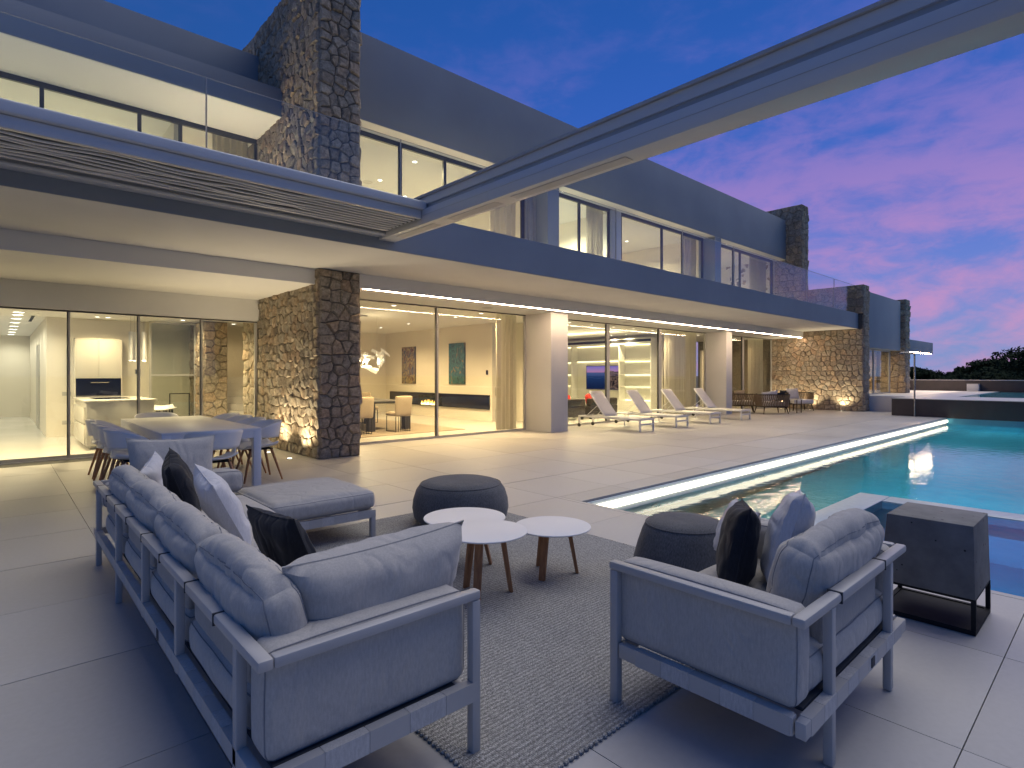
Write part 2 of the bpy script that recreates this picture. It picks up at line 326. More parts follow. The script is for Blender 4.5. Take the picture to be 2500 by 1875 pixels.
def stonemat():
    m, n, l, p = newmat('field_stone'); t = n.new("ShaderNodeTexCoord")
    at = n.new("ShaderNodeAttribute"); at.attribute_name = 'tone'
    r = n.new("ShaderNodeValToRGB"); el = r.color_ramp.elements
    el[0].position = 0; el[0].color = (.26,.22,.175,1); el[1].position = 1; el[1].color = (.57,.475,.35,1)
    for ps, c in ((.18,(.32,.275,.22)), (.36,(.40,.335,.255)), (.5,(.39,.355,.295)), (.64,(.47,.375,.27)), (.78,(.43,.33,.24)), (.9,(.49,.425,.325))):
        e = el.new(ps); e.color = c + (1,)
    l.new(at.outputs["Fac"], r.inputs[0])
    a = n.new("ShaderNodeTexNoise"); a.inputs["Scale"].default_value = 16; a.inputs["Detail"].default_value = 9; a.inputs["Roughness"].default_value = .68; l.new(t.outputs["Object"], a.inputs["Vector"])
    k = n.new("ShaderNodeValToRGB"); k.color_ramp.elements[0].position = .34; k.color_ramp.elements[0].color = (.42,.40,.38,1); k.color_ramp.elements[1].position = .68; k.color_ramp.elements[1].color = (1.35,1.33,1.3,1)
    l.new(a.outputs["Fac"], k.inputs[0])
    mx = n.new("ShaderNodeMixRGB"); mx.blend_type = 'MULTIPLY'; mx.inputs[0].default_value = .85; l.new(r.outputs[0], mx.inputs[1]); l.new(k.outputs[0], mx.inputs[2])
    a3 = n.new("ShaderNodeTexNoise"); a3.inputs["Scale"].default_value = 55; a3.inputs["Detail"].default_value = 4; l.new(t.outputs["Object"], a3.inputs["Vector"])
    sp = n.new("ShaderNodeMapRange"); sp.inputs[1].default_value = .62; sp.inputs[2].default_value = .74; sp.inputs[4].default_value = .45; l.new(a3.outputs["Fac"], sp.inputs[0])
    m2 = n.new("ShaderNodeMixRGB"); m2.inputs[2].default_value = (.55,.52,.46,1); l.new(sp.outputs[0], m2.inputs[0]); l.new(mx.outputs[0], m2.inputs[1])
    l.new(m2.outputs[0], p.inputs["Base Color"]); p.inputs["Roughness"].default_value = .9; p.inputs["Specular IOR Level"].default_value = .25
    b = n.new("ShaderNodeBump"); b.inputs["Strength"].default_value = .8; b.inputs["Distance"].default_value = .03; l.new(a.outputs["Fac"], b.inputs["Height"])
    b2 = n.new("ShaderNodeBump"); b2.inputs["Strength"].default_value = .5; b2.inputs["Distance"].default_value = .006; l.new(a3.outputs["Fac"], b2.inputs["Height"]); l.new(b.outputs[0], b2.inputs["Normal"])
    l.new(b2.outputs[0], p.inputs["Normal"]); return m
M['stone'] = stonemat()

def rugmat():
    m, n, l, p = newmat('woven_rug'); t = n.new("ShaderNodeTexCoord")
    mpn = n.new("ShaderNodeMapping"); mpn.inputs["Scale"].default_value = (120, 210, 1); l.new(t.outputs["Object"], mpn.inputs[0])
    v = n.new("ShaderNodeTexVoronoi"); v.inputs["Scale"].default_value = 1; v.inputs["Randomness"].default_value = .55; l.new(mpn.outputs[0], v.inputs["Vector"])
    wv = n.new("ShaderNodeTexWhiteNoise"); l.new(v.outputs["Position"], wv.inputs["Vector"])
    a = n.new("ShaderNodeTexNoise"); a.inputs["Scale"].default_value = 1.3; a.inputs["Detail"].default_value = 3; l.new(t.outputs["Object"], a.inputs["Vector"])
    ad = n.new("ShaderNodeMath"); ad.operation = 'MULTIPLY_ADD'; ad.inputs[1].default_value = .35; l.new(a.outputs["Fac"], ad.inputs[0]); 
    sc = n.new("ShaderNodeMath"); sc.operation = 'MULTIPLY'; sc.inputs[1].default_value = .75; l.new(wv.outputs["Value"], sc.inputs[0]); l.new(sc.outputs[0], ad.inputs[2])
    r = n.new("ShaderNodeValToRGB"); r.color_ramp.elements[0].color = (.30,.30,.295,1); r.color_ramp.elements[1].color = (.80,.79,.77,1)
    e = r.color_ramp.elements.new(.55); e.color = (.55,.545,.53,1)
    l.new(ad.outputs[0], r.inputs[0])
    ed = n.new("ShaderNodeMapRange"); ed.inputs[1].default_value = .25; ed.inputs[2].default_value = .75; ed.inputs[3].default_value = 1; ed.inputs[4].default_value = .5; l.new(v.outputs["Distance"], ed.inputs[0])
    mx = n.new("ShaderNodeMixRGB"); mx.blend_type = 'MULTIPLY'; mx.inputs[0].default_value = 1; l.new(r.outputs[0], mx.inputs[1]); l.new(ed.outputs[0], mx.inputs[2])
    l.new(mx.outputs[0], p.inputs["Base Color"]); p.inputs["Roughness"].default_value = .95; p.inputs["Specular IOR Level"].default_value = .2
    wv2 = n.new("ShaderNodeTexWave"); wv2.wave_type = 'BANDS'; wv2.bands_direction = 'Y'; wv2.inputs["Scale"].default_value = 13; wv2.inputs["Distortion"].default_value = .9; wv2.inputs["Detail"].default_value = 2; l.new(t.outputs["Object"], wv2.inputs["Vector"])
    rw = n.new("ShaderNodeMapRange"); rw.inputs[3].default_value = .72; rw.inputs[4].default_value = 1.12; l.new(wv2.outputs["Fac"], rw.inputs[0])
    mr2 = n.new("ShaderNodeMixRGB"); mr2.blend_type = 'MULTIPLY'; mr2.inputs[0].default_value = 1; l.new(mx.outputs[0], mr2.inputs[1]); l.new(rw.outputs[0], mr2.inputs[2]); l.new(mr2.outputs[0], p.inputs["Base Color"])
    b = n.new("ShaderNodeBump"); b.inputs["Strength"].default_value = 1; b.inputs["Distance"].default_value = .008; b.invert = True; l.new(v.outputs["Distance"], b.inputs["Height"]); l.new(b.outputs[0], p.inputs["Normal"])
    return m
M['rug'] = rugmat()

def water_bump(n, l, st):
    t = n.new("ShaderNodeTexCoord"); mpn = n.new("ShaderNodeMapping"); mpn.inputs["Scale"].default_value = (1, 1.3, 1); l.new(t.outputs["Object"], mpn.inputs[0])
    a = n.new("ShaderNodeTexNoise"); a.inputs["Scale"].default_value = 4.5; a.inputs["Detail"].default_value = 3; a.inputs["Distortion"].default_value = .4; l.new(mpn.outputs[0], a.inputs["Vector"])
    b = n.new("ShaderNodeBump"); b.inputs["Strength"].default_value = st; b.inputs["Distance"].default_value = .03; l.new(a.outputs["Fac"], b.inputs["Height"]); return b
def watermat():
    m, n, l, p = newmat('pool_water'); n.remove(p)
    rf = n.new("ShaderNodeBsdfRefraction"); rf.inputs["IOR"].default_value = 1.33; rf.inputs["Roughness"].default_value = 0; rf.inputs[0].default_value = (.72,.96,1.0,1)
    g = n.new("ShaderNodeBsdfGlossy"); g.inputs["Roughness"].default_value = .02
    fr_ = n.new("ShaderNodeFresnel"); fr_.inputs["IOR"].default_value = 1.33
    mx = n.new("ShaderNodeMixShader"); l.new(fr_.outputs[0], mx.inputs[0]); l.new(rf.outputs[0], mx.inputs[1]); l.new(g.outputs[0], mx.inputs[2]); l.new(mx.outputs[0], n["Material Output"].inputs[0])
    b = water_bump(n, l, .14)
    for q in (rf, g, fr_): l.new(b.outputs[0], q.inputs["Normal"])
    return m
M['water'] = watermat()
def filmmat():
    m, n, l, g, lw = glassmat('upper_pool_film', (.55,.86,.93), .03, .95, .02); b = water_bump(n, l, .12); l.new(b.outputs[0], g.inputs["Normal"]); l.new(b.outputs[0], lw.inputs["Normal"]); return m
M['film'] = filmmat()

def curtainmat():
    m, n, l, p = newmat('sheer_curtain'); p.inputs["Base Color"].default_value = (.60,.56,.48,1); p.inputs["Roughness"].default_value = .9
    tl = n.new("ShaderNodeBsdfTranslucent"); tl.inputs[0].default_value = (.55,.51,.43,1)
    mx = n.new("ShaderNodeMixShader"); mx.inputs[0].default_value = .4; l.new(p.outputs[0], mx.inputs[1]); l.new(tl.outputs[0], mx.inputs[2])
    l.new(mx.outputs[0], n["Material Output"].inputs[0]); return m
M['curtain'] = curtainmat()

def painting(name, cols, scale, seed, stretch=(1,1,1)):
    m, n, l, p = newmat(name); t = n.new("ShaderNodeTexCoord")
    mpn = n.new("ShaderNodeMapping"); mpn.inputs["Scale"].default_value = stretch; mpn.inputs["Location"].default_value = (seed, seed*.7, seed*1.3); l.new(t.outputs["Object"], mpn.inputs[0])
    a = n.new("ShaderNodeTexNoise"); a.inputs["Scale"].default_value = scale; a.inputs["Detail"].default_value = 3; a.inputs["Distortion"].default_value = 2.2; l.new(mpn.outputs[0], a.inputs["Vector"])
    r = n.new("ShaderNodeValToRGB"); r.color_ramp.interpolation = 'EASE'; el = r.color_ramp.elements
    k = len(cols)
    el[0].position = .28; el[0].color = cols[0] + (1,); el[1].position = .74; el[1].color = cols[-1] + (1,)
    for i in range(1, k-1):
        e = el.new(.28 + .46*i/(k-1)); e.color = cols[i] + (1,)
    l.new(a.outputs["Fac"], r.inputs[0]); l.new(r.outputs[0], p.inputs["Base Color"]); p.inputs["Roughness"].default_value = .45
    return m
M['paint_a'] = painting('abstract_canvas_ochre', [(.34,.26,.11),(.02,.025,.06),(.03,.05,.12),(.36,.28,.12),(.02,.02,.05),(.16,.03,.03),(.02,.02,.05)], 4.2, 2.1, (1,1,.7))
M['paint_b'] = painting('abstract_canvas_teal', [(.02,.11,.14),(.012,.05,.08),(.04,.15,.17),(.01,.02,.04),(.03,.13,.16),(.24,.13,.05),(.30,.13,.13)], 3.6, 5.6, (1,1,.8))
M['paint_c'] = painting('abstract_canvas_dark', [(.02,.02,.04),(.04,.03,.08),(.30,.26,.22),(.02,.015,.03),(.25,.06,.12),(.03,.03,.05)], 7, 1.2)
M['paint_d'] = painting('abstract_canvas_plum', [(.20,.03,.08),(.03,.02,.05),(.28,.07,.10),(.02,.02,.05),(.24,.16,.12)], 2.6, 8.3)

def tvmat():
    m, n, l, p = newmat('television_picture'); n.remove(p); t = n.new("ShaderNodeTexCoord"); s = n.new("ShaderNodeSeparateXYZ"); l.new(t.outputs["Generated"], s.inputs[0])
    r = n.new("ShaderNodeValToRGB"); el = r.color_ramp.elements; el[0].position = 0; el[0].color = (.008,.012,.05,1); el[1].position = 1; el[1].color = (.20,.16,.55,1)
    for ps, c in ((.55,(.02,.05,.16)), (.72,(.06,.10,.26)), (.735,(.50,.22,.40)), (.86,(.38,.22,.50))):
        e = el.new(ps); e.color = c + (1,)
    l.new(s.outputs[2], r.inputs[0])
    a = n.new("ShaderNodeTexNoise"); a.inputs["Scale"].default_value = 5; a.inputs["Detail"].default_value = 6; l.new(t.outputs["Generated"], a.inputs["Vector"])
    # headland: from the right-hand side of the picture (small y in generated space)
    k1 = n.new("ShaderNodeMath"); k1.operation = 'MULTIPLY_ADD'; k1.inputs[1].default_value = .45; l.new(a.outputs["Fac"], k1.inputs[0]); l.new(s.outputs[1], k1.inputs[2])
    lt = n.new("ShaderNodeMath"); lt.operation = 'LESS_THAN'; lt.inputs[1].default_value = .60; l.new(k1.outputs[0], lt.inputs[0])
    k2 = n.new("ShaderNodeMath"); k2.operation = 'MULTIPLY_ADD'; k2.inputs[1].default_value = .35; l.new(a.outputs["Fac"], k2.inputs[0]); l.new(s.outputs[2], k2.inputs[2])
    lt2 = n.new("ShaderNodeMath"); lt2.operation = 'LESS_THAN'; lt2.inputs[1].default_value = .95; l.new(k2.outputs[0], lt2.inputs[0])
    an = n.new("ShaderNodeMath"); an.operation = 'MULTIPLY'; l.new(lt.outputs[0], an.inputs[0]); l.new(lt2.outputs[0], an.inputs[1])
    rk = n.new("ShaderNodeTexNoise"); rk.inputs["Scale"].default_value = 14; rk.inputs["Detail"].default_value = 6; l.new(t.outputs["Generated"], rk.inputs["Vector"])
    rr = n.new("ShaderNodeValToRGB"); rr.color_ramp.elements[0].position = .4; rr.color_ramp.elements[0].color = (.012,.010,.014,1); rr.color_ramp.elements[1].position = .68; rr.color_ramp.elements[1].color = (.30,.18,.14,1); l.new(rk.outputs["Fac"], rr.inputs[0])
    mx = n.new("ShaderNodeMixRGB"); l.new(an.outputs[0], mx.inputs[0]); l.new(r.outputs[0], mx.inputs[1]); l.new(rr.outputs[0], mx.inputs[2])
    e = n.new("ShaderNodeEmission"); e.inputs[1].default_value = .9; l.new(mx.outputs[0], e.inputs[0]); l.new(e.outputs[0], n["Material Output"].inputs[0]); return m
M['tv'] = tvmat()

def leafmat():
    m, n, l, p = newmat('pine_foliage'); t = n.new("ShaderNodeTexCoord")
    a = n.new("ShaderNodeTexNoise"); a.inputs["Scale"].default_value = .9; a.inputs["Detail"].default_value = 3; l.new(t.outputs["Object"], a.inputs["Vector"])
    r = n.new("ShaderNodeValToRGB"); r.color_ramp.elements[0].position = .35; r.color_ramp.elements[0].color = (.018,.028,.014,1); r.color_ramp.elements[1].position = .7; r.color_ramp.elements[1].color = (.038,.055,.024,1)
    l.new(a.outputs["Fac"], r.inputs[0]); l.new(r.outputs[0], p.inputs["Base Color"]); p.inputs["Roughness"].default_value = .9; p.inputs["Specular IOR Level"].default_value = .1; return m
M['leaf'] = leafmat()
M['bark'] = noisy('bark', (.04,.03,.022), (.08,.06,.045), 12, .95, .5, 30)

# ---------------------------------------------------------------- lamps that sit in fixtures
def lamp(kind, name, loc, energy, color=(1,.80,.52), size=.1, aim=(0,0,-1), spot=None, blend=.6, spread=None, size_y=None, parent=None):
    d = bpy.data.lights.new(name, kind); d.energy = energy; d.color = color
    if kind == 'AREA':
        d.size = size
        if size_y: d.shape = 'RECTANGLE'; d.size_y = size_y
        if spread: d.spread = spread
    elif kind == 'SPOT': d.spot_size = spot; d.spot_blend = blend; d.shadow_soft_size = size
    else: d.shadow_soft_size = size
    o = link(bpy.data.objects.new(name, d)); o.location = Vector(loc) - parent_origin(parent); o.rotation_euler = Vector(aim).to_track_quat('-Z', 'Y').to_euler()
    o.parent = parent
    return o
WARM = (1.0, .69, .33); CREAM = (1.0, .77, .42); COOL = (1.0, .90, .70)
ring_me = None; lens_me = None
ORD = ['first','second','third','fourth','fifth','sixth','seventh','eighth']
spot_n = {}
def ceiling_spot(x, y, z, label, group, energy=14, color=WARM, r=.05, light=True, wide=150):
    """recessed spot: white ring and glowing lens, with its lamp just below"""
    k_ = spot_n.get(group, 0); spot_n[group] = k_ + 1
    if group not in ('stair ceiling spots','upper small room spots'): label = label.replace('recessed spot', 'recessed spot, ' + ORD[k_] + ' from front or left,') 
    t = thing('ceiling_spot', label, 'ceiling light', (x, y, z), group)
    MB().lathe([(r*1.25, -.006), (r*1.25, .01), (r*.95, .01), (r*.95, -.006)], (x, y, z), 20, False).build('trim_ring', M['ceiling'], t, smooth=True)
    MB().lathe([(r, -.003), (r, .006)], (x, y, z), 20).build('lens', M['spot'], t)
    if light: lamp('SPOT', 'spot_lamp', (x, y, z-.03), energy, color, .05, spot=R(wide), blend=.9, parent=t)
    return t

# ================================================================ THE SETTING
PX0, PX1, PY1, PY0 = 4.85, 23.27, 4.17, -9.0           # pool outline
WZ = -.22                                               # water level
X2 = 24.75                                              # far stone wall

# ground far below the terrace, out to the horizon
g = MB().add([(-1500,-1500,-2.6),(1500,-1500,-2.6),(1500,1500,-2.6),(-1500,1500,-2.6)], [(0,1,2,3)]).build('ground', M['soil']); tag(g, kind='structure')

deck = MB()
deck.box(-14, PX0-.001, -9, 13.0, -2.55, -.022).box(PX0, 25.36, PY1+.001, 11.2, -2.55, -.022)
deck = deck.build('terrace', M['grout']); tag(deck, kind='structure')
# porcelain pavers, one by one
tmesh = {}
def paver(x0, x1, y0, y1):
    if abs(y0-5.51) < .01: y0 += .004
    if abs(y1-5.51) < .01: y1 -= .004
    gp = .0022; w = round(x1-x0-2*gp, 3); d = round(y1-y0-2*gp, 3)
    if w < .04 or d < .04: return
    k = (w, d)
    if k not in tmesh: tmesh[k] = MB().box(-w/2, w/2, -d/2, d/2, -.02, 0).mesh('tile', M['tile'])
    o = link(bpy.data.objects.new('tile', tmesh[k])); o.location = ((x0+x1)/2, (y0+y1)/2, rnd.uniform(-.0006, .0006)); o.parent = deck
    return o
TX = [.63 + 1.038*k for k in range(-5, 25)]; TY = [5.51 + 1.0145*k for k in range(-7, 7)]
def pieces(x0, x1, y0, y1):
    out = []
    if x1 <= PX0 or y0 >= PY1: out = [(x0, x1, y0, y1)]
    else:
        if x0 < PX0: out.append((x0, PX0, y0, y1))
        if y1 > PY1: out.append((max(x0, PX0), x1, PY1, y1))
    return out
rects = []
for i in range(len(TX)-1):
    for j in range(len(TY)-1):
        x0, x1, y0, y1 = TX[i], min(TX[i+1], 25.36), TY[j], min(TY[j+1], 12.18)
        if x0 >= 25.36: continue
        for r_ in pieces(x0, x1, y0, y1):
            if r_[0] > 4.7 and r_[2] >= 10.49: continue
            r_ = (r_[0], r_[1], r_[2], min(r_[3], 10.49) if r_[0] > 4.7 else r_[3])
            rects.append(r_)
def seen(r_):
    cx_, cy_ = (r_[0]+r_[1])/2, (r_[2]+r_[3])/2
    fz = cx_*.673 + cy_*.740; rx = cx_*.740 - cy_*.673
    return fz > .7 and abs(rx) < fz*.905 + 1.2, fz
vis = sorted([r_ for r_ in rects if seen(r_)[0]], key=lambda r_: seen(r_)[1])
for r_ in vis[:298]: paver(*r_)
rest = MB()
for r_ in vis[298:] + [r_ for r_ in rects if not seen(r_)[0]]:
    if r_[1]-r_[0] > .05 and r_[3]-r_[2] > .05: rest.box(r_[0]+.003, r_[1]-.003, r_[2]+.003, r_[3]-.003, -.02, 0)
o = rest.build('tile_field', M['tile'], deck); tag(o, kind='stuff')

# pool ------------------------------------------------------------
basin = MB()
BZ = -1.65
basin.box(PX0-.2, PX1+.3, PY0-.2, PY1+.2, BZ-.25, BZ)                     # floor
basin.box(PX0-.25, PX0-.002, PY0, PY1+.2, BZ, -.024)                      # left
basin.box(PX0, PX1, PY1+.002, PY1+.25, BZ, -.024)                         # house side
basin.box(PX0-.2, PX1+.3, PY0-.25, PY0, BZ, -.024)                        # right
basin.box(PX1+.002, PX1+.25, PY0, PY1, BZ, -.024)                         # far
basin = basin.build('pool_basin', M['poolplaster']); tag(basin, kind='structure')
w = MB()
nx, ny = 2, 2
w.add([(PX0+.001,PY0+.001,WZ),(PX1-.001,PY0+.001,WZ),(PX1-.001,PY1-.001,WZ),(PX0+.001,PY1-.001,WZ)], [(0,1,2,3)])
w = w.build('pool_water', M['water']); tag(w, kind='structure')
# steps at the shallow end
for k in range(4):
    z1 = -.36 - .18*k; x1 = PX0 + .42*(k+1)
    s_ = boxpart('pool_step', M['poolwhite'], basin, PX0, x1 + .0, 2.62, PY1-.004, BZ+.002, z1)
    s_.data.name = 'pool_step'
# spa corner behind a broad ledge
sp = MB(); sp.box(PX0+.003, 8.86, 2.20, 2.56, BZ+.003, -.210).box(8.48, 8.86, PY0+.01, 2.197, BZ+.003, -.210)
sp.build('spa_ledge', M['ledge'], basin, bevel=.015)
MB().box(7.9, 8.476, PY0+.01, 1.6, BZ+.004, -.62).box(PX0+.004, 8.476, 1.65, 2.196, BZ+.004, -.62).build('spa_bench', M['poolplaster'], basin, bevel=.02)
# glowing strip under the coping
MB().box(PX0+.02, PX1-.05, PY1-.045, PY1-.002, -.150, -.075).build('coping_light_strip', M['led_pool'], basin)
MB().box(PX0+.01, PX1-.01, PY1-.02, PY1+.0, -.070, -.026).build('coping_edge', M['poolwhite'], basin)
MB().box(PX0+.003, PX1-.003, PY1-.008, PY1+.0, -.60, -.152).build('waterline_tiles', M['poolwhite'], basin)
# round underwater lamps on the house side and on the far right wall
for k, x in enumerate((6.3, 9.4, 12.6, 16.0, 19.5)):
    MB().lathe([(.09,-.01),(.11,0),(.09,.012)], (0,0,0), 20).build('underwater_lamp_ring', M['chrome'], basin, smooth=True)
    o = basin.children[-1] if False else [c for c in col.objects if c.name.startswith('underwater_lamp_ring')][-1]
    o.location = (x, PY1-.012, -.45); o.rotation_euler = (R(90),0,0)
for x, e in ((5.4,70),(7.0,100),(9.0,110),(11,130),(13,140),(15,150),(17,150),(19,150),(21,150),(22.7,100)):
    lamp('SPOT', 'underwater_lamp', (x, PY1-.05, -.42), e, (.35,.88,1.0) if x > 10 else (.75,1.0,.85), 0, aim=(0,-1,-.3), spot=R(165), blend=.9)
for y in (-4.0,-1.0,1.5,3.2):
    lamp('SPOT', 'underwater_lamp', (PX1-.05, y, -.75), 110, (.35,.88,1.0), 0, aim=(-1,0,-.3), spot=R(150), blend=.9)
for y in (-5.0,-3.0,-1.0,1.0):
    lamp('SPOT', 'underwater_lamp', (8.92, y, -.7), 130, (.35,.88,1.0), 0, aim=(1,0,-.3), spot=R(150), blend=.9)
lamp('SPOT', 'underwater_lamp', (5.0, .9, -.5), 150, (.16,.50,1.0), 0, aim=(1,0,-.5), spot=R(150))

# raised terrace beyond the pool, its dark walls and second water basin
TZ = .59
rt = MB().box(PX1+.255, 60, -30, 5.72, -2.55, TZ-.012).build('raised_terrace_wall', M['darkclad']); tag(rt, kind='structure')
MB().box(PX1-.0, PX1+.25, PY0-.2, 5.73, -.02, TZ-.012).build('pool_end_wall', M['darkclad'], rt)
rt2 = MB().box(PX1-.02, 26.5, -30, 5.75, TZ-.010, TZ+.012).box(26.5, 36.2, 4.4, 5.75, TZ-.010, TZ+.012).build('raised_terrace_coping', M['tile']); tag(rt2, kind='structure')
rt3 = MB().box(25.365, 36.2, 5.755, 12, -2.5, TZ+.008).build('raised_terrace_floor', M['plaster']); tag(rt3, kind='structure')
up = MB().add([(26.5,-30,TZ-.004),(35.6,-30,TZ-.004),(35.6,4.4,TZ-.004),(26.5,4.4,TZ-.004)], [(0,1,2,3)]).build('upper_pool_water', M['film']); tag(up, kind='structure')
MB().box(26.5, 35.6, -30, 4.4, TZ-.011, TZ-.009).build('upper_pool_floor', M['poolplaster'], up)
fw = thing('boundary_wall', 'long low dark wall with pale coping closing the far end of the terrace', 'wall', (36.4, 0, TZ))
MB().box(36.2, 36.5, -40, 13, -2.5, 1.13).build('wall', M['darkclad'], fw)
MB().box(36.15, 36.55, -40, 13, 1.132, 1.165).build('coping', M['cap'], fw)
bx_ = thing('equipment_box', 'small grey box standing against the far dark boundary wall', 'box', (36.0, 5.35, TZ))
MB().box(35.85, 36.19, 5.15, 5.62, TZ+.014, TZ+.36).build('body', M['alu_light'], bx_, bevel=.01)
MB().box(35.84, 36.19, 5.14, 5.63, TZ+.362, TZ+.385).build('lid', M['alu'], bx_)

# ================================================================ VILLA
villa = thing('villa', 'white two storey modern villa with long balcony slab and glowing glass walls', 'house')
YF, ZB, ZT = 7.22, 3.21, 3.80
YG, YGL = 10.50, 12.20
# slab with balcony, soffits
boxpart('balcony_slab', M['plaster'], villa, -9, X2-.002, YF, 25.5, ZB, ZT)
boxpart('shaded_slab_fascia', M['plaster_shaded'], villa, -9, X2-.004, YF-.018, YF-.002, ZB+.002, ZT+.004)  # thin strip over the white slab edge, its dark colour stands in for shade
boxpart('soffit', M['ceiling'], villa, 4.735, X2-.003, 9.22, 10.62, 2.955, ZB-.001)
boxpart('soffit', M['ceiling'], villa, -9, 3.985, 9.32, 12.10, 2.955, ZB-.001)
boxpart('header_wall', M['plaster'], villa, -9, 3.985, 12.102, 12.32, 2.52, ZB-.002)
# light line set in the soffit edge
MB().box(4.82, X2-.15, 9.232, 9.256, 2.948, 2.9545).build('soffit_light_line', M['led_warm'], villa)
# columns
boxpart('column', M['plaster'], villa, 10.03, 10.64, 9.60, 10.60, .001, 2.954, .004)
boxpart('column', M['plaster'], villa, 19.12, 19.55, 9.72, 10.60, .001, 2.954, .004)
# floors, ceilings and walls of the ground floor rooms
boxpart('room_floor', M['marble'], villa, 4.74, X2-.01, 10.47, 20, -.3, .004)
boxpart('room_floor', M['marble'], villa, -9, 4.738, 12.17, 26, -.3, .004)
boxpart('room_ceiling', M['ceiling'], villa, 5.56, 11.2, 10.622, 19.5, 2.99, ZB-.003)
LC = (12.2, 17.3, 12.5, 15.6)
cl = MB().box(11.202, X2-.01, 10.622, LC[2], 2.99, ZB-.003).box(11.202, X2-.01, LC[3], 17.5, 2.99, ZB-.003).box(11.202, LC[0], LC[2], LC[3], 2.99, ZB-.003).box(LC[1], X2-.01, LC[2], LC[3], 2.99, ZB-.003)
cl.build('room_ceiling', M['ceiling'], villa)
MB().box(LC[0]-.02, LC[1]+.02, LC[3]-.06, LC[3]-.03, 3.05, 3.08).box(LC[1]-.06, LC[1]-.03, LC[2], LC[3]-.07, 3.05, 3.08).box(LC[0]+.03, LC[0]+.06, LC[2], LC[3]-.07, 3.05, 3.08).build('cove_light', M['led_room'], villa)
boxpart('room_ceiling', M['ceiling'], villa, -9, 5.4, 12.322, 26, 2.73, ZB-.004)
boxpart('wall', M['room'], villa, 5.402, 5.555, 13.2, 26, .005, ZB-.004)
boxpart('wall', M['room'], villa, 5.556, 11.06, 19.35, 19.52, .005, 2.989)
boxpart('wall', M['room'], villa, 11.062, 11.20, 13.05, 19.5, .005, 2.989)
boxpart('wall', M['room'], villa, 11.8, 11.92, 11.9, 13.0, .005, 2.989)
boxpart('wall', M['room'], villa, 18.72, 18.90, 12.15, 17.5, .005, 2.989)
boxpart('wall', M['room'], villa, 11.202, X2-.02, 17.501, 17.6, .005, 2.989)
boxpart('wall', M['room'], villa, 18.905, 24.74, 14.6, 14.75, .005, 2.989)
# hall and kitchen walls (left)
boxpart('wall', M['room'], villa, .82, 5.40, 16.55, 16.70, .005, 2.729)          # behind the kitchen units: overwritten opening below
boxpart('wall', M['room'], villa, -9, 5.4, 25.2, 25.35, .005, 2.729)
boxpart('wall', M['room'], villa, .82, .97, 16.702, 25.2, .005, 2.729)
boxpart('wall', M['room'], villa, -1.25, -1.10, 13.5, 25.2, .005, 2.729)
boxpart('hall_door_recess', M['alu_frame'], villa, .79, .819, 19.2, 20.3, .006, 2.2)
for (x, y, z, w_, h_) in ((1.18,16.54,.98,.16,.09),(1.18,16.54,.32,.16,.09)):
    boxpart('wall_socket', M['alu_frame'], villa, x-w_/2, x+w_/2, y-.008, y+.009, z-h_/2, z+h_/2)

def framed_glass(parent_name, x0, x1, y, z0, z1, mull, frame=None, fw_=.045, bottom=.05, top=.03, glass='glass', thick=.06, dark_edge=True, mw=.05):
    """one glazed front: outer frame and stiles in one mesh, each pane its own child"""
    f = MB(); fm = frame or M['alu_frame']
    f.box(x0, x1, y, y+thick, z0, z0+bottom).box(x0, x1, y, y+thick, z1-top, z1)
    f.box(x0, x0+fw_, y+.002, y+thick-.002, z0+bottom, z1-top).box(x1-fw_, x1, y+.002, y+thick-.002, z0+bottom, z1-top)
    ms = sorted(mull)
    for m_ in ms: f.box(m_-mw/2, m_+mw/2, y+.002, y+thick-.002, z0+bottom, z1-top)
    fo = f.build(parent_name, fm, villa)
    edges = [x0+fw_] + [v for m_ in ms for v in (m_-mw/2, m_+mw/2)] + [x1-fw_]
    for k in range(0, len(edges), 2):
        a, b = edges[k], edges[k+1]
        boxpart('pane', M[glass], fo, a-.004, b+.004, y+.024, y+.034, z0+bottom-.004, z1-top+.004)
    if dark_edge:
        d = MB()
        for m_ in ms: d.box(m_-mw/2-.014, m_-mw/2-.001, y-.004, y+thick, z0+bottom, z1-top)
        d.box(x0, x1, y-.003, y+.001, z1-top+.004, z1-.004)
        d.build('dark_seal', M['alu_dark'], fo)
    return fo
framed_glass('sliding_window', 4.76, 10.028, YG, .002, 2.953, [7.30])
framed_glass('sliding_window', 10.645, 19.118, YG, .002, 2.953, [13.42, 16.15], mw=.15)
framed_glass('sliding_window', 19.553, X2-.03, YG, .002, 2.953, [22.05], mw=.16)
framed_glass('sliding_window', -4.2, 3.975, YGL, .002, 2.519, [-2.2, -.2, .905, 1.913, 2.943], mw=.03)

def curtain(name, x0, x1, y, z0, z1, parent=villa, amp=.05, pitch=.13, mat='curtain'):
    m = MB(); n = int((x1-x0)/.015); vs = []; fs = []
    for i in range(n+1):
        x = x0 + (x1-x0)*i/n
        yy = y + amp*math.sin(2*math.pi*x/pitch + 1.3*math.sin(x*5)) + .02*math.sin(x*17)
        vs += [(x, yy, z0), (x, yy, z1)]
    for i in range(n): fs.append((2*i, 2*i+2, 2*i+3, 2*i+1))
    m.add(vs, fs); return m.build(name, M[mat], parent, smooth=True)
def curtain_thing(label, x0, x1, y, z0, z1, **k):
    t = thing('curtain', label, 'curtain', ((x0+x1)/2, y, z0))
    MB().box(x0-.03, x1+.03, y-.02, y+.02, z1+.003, z1+.02).build('curtain_track', M['alu_frame'], t)
    curtain('curtain_cloth', x0, x1, y, z0, z1, t, **k)
curtain_thing('cream sheer curtain bunched beside the first white column in dining room', 9.30, 9.98, 10.85, .02, 2.965)
curtain_thing('cream sheer curtain hanging behind the loungers in living room window', 16.9, 19.0, 10.85, .02, 2.965, pitch=.17)
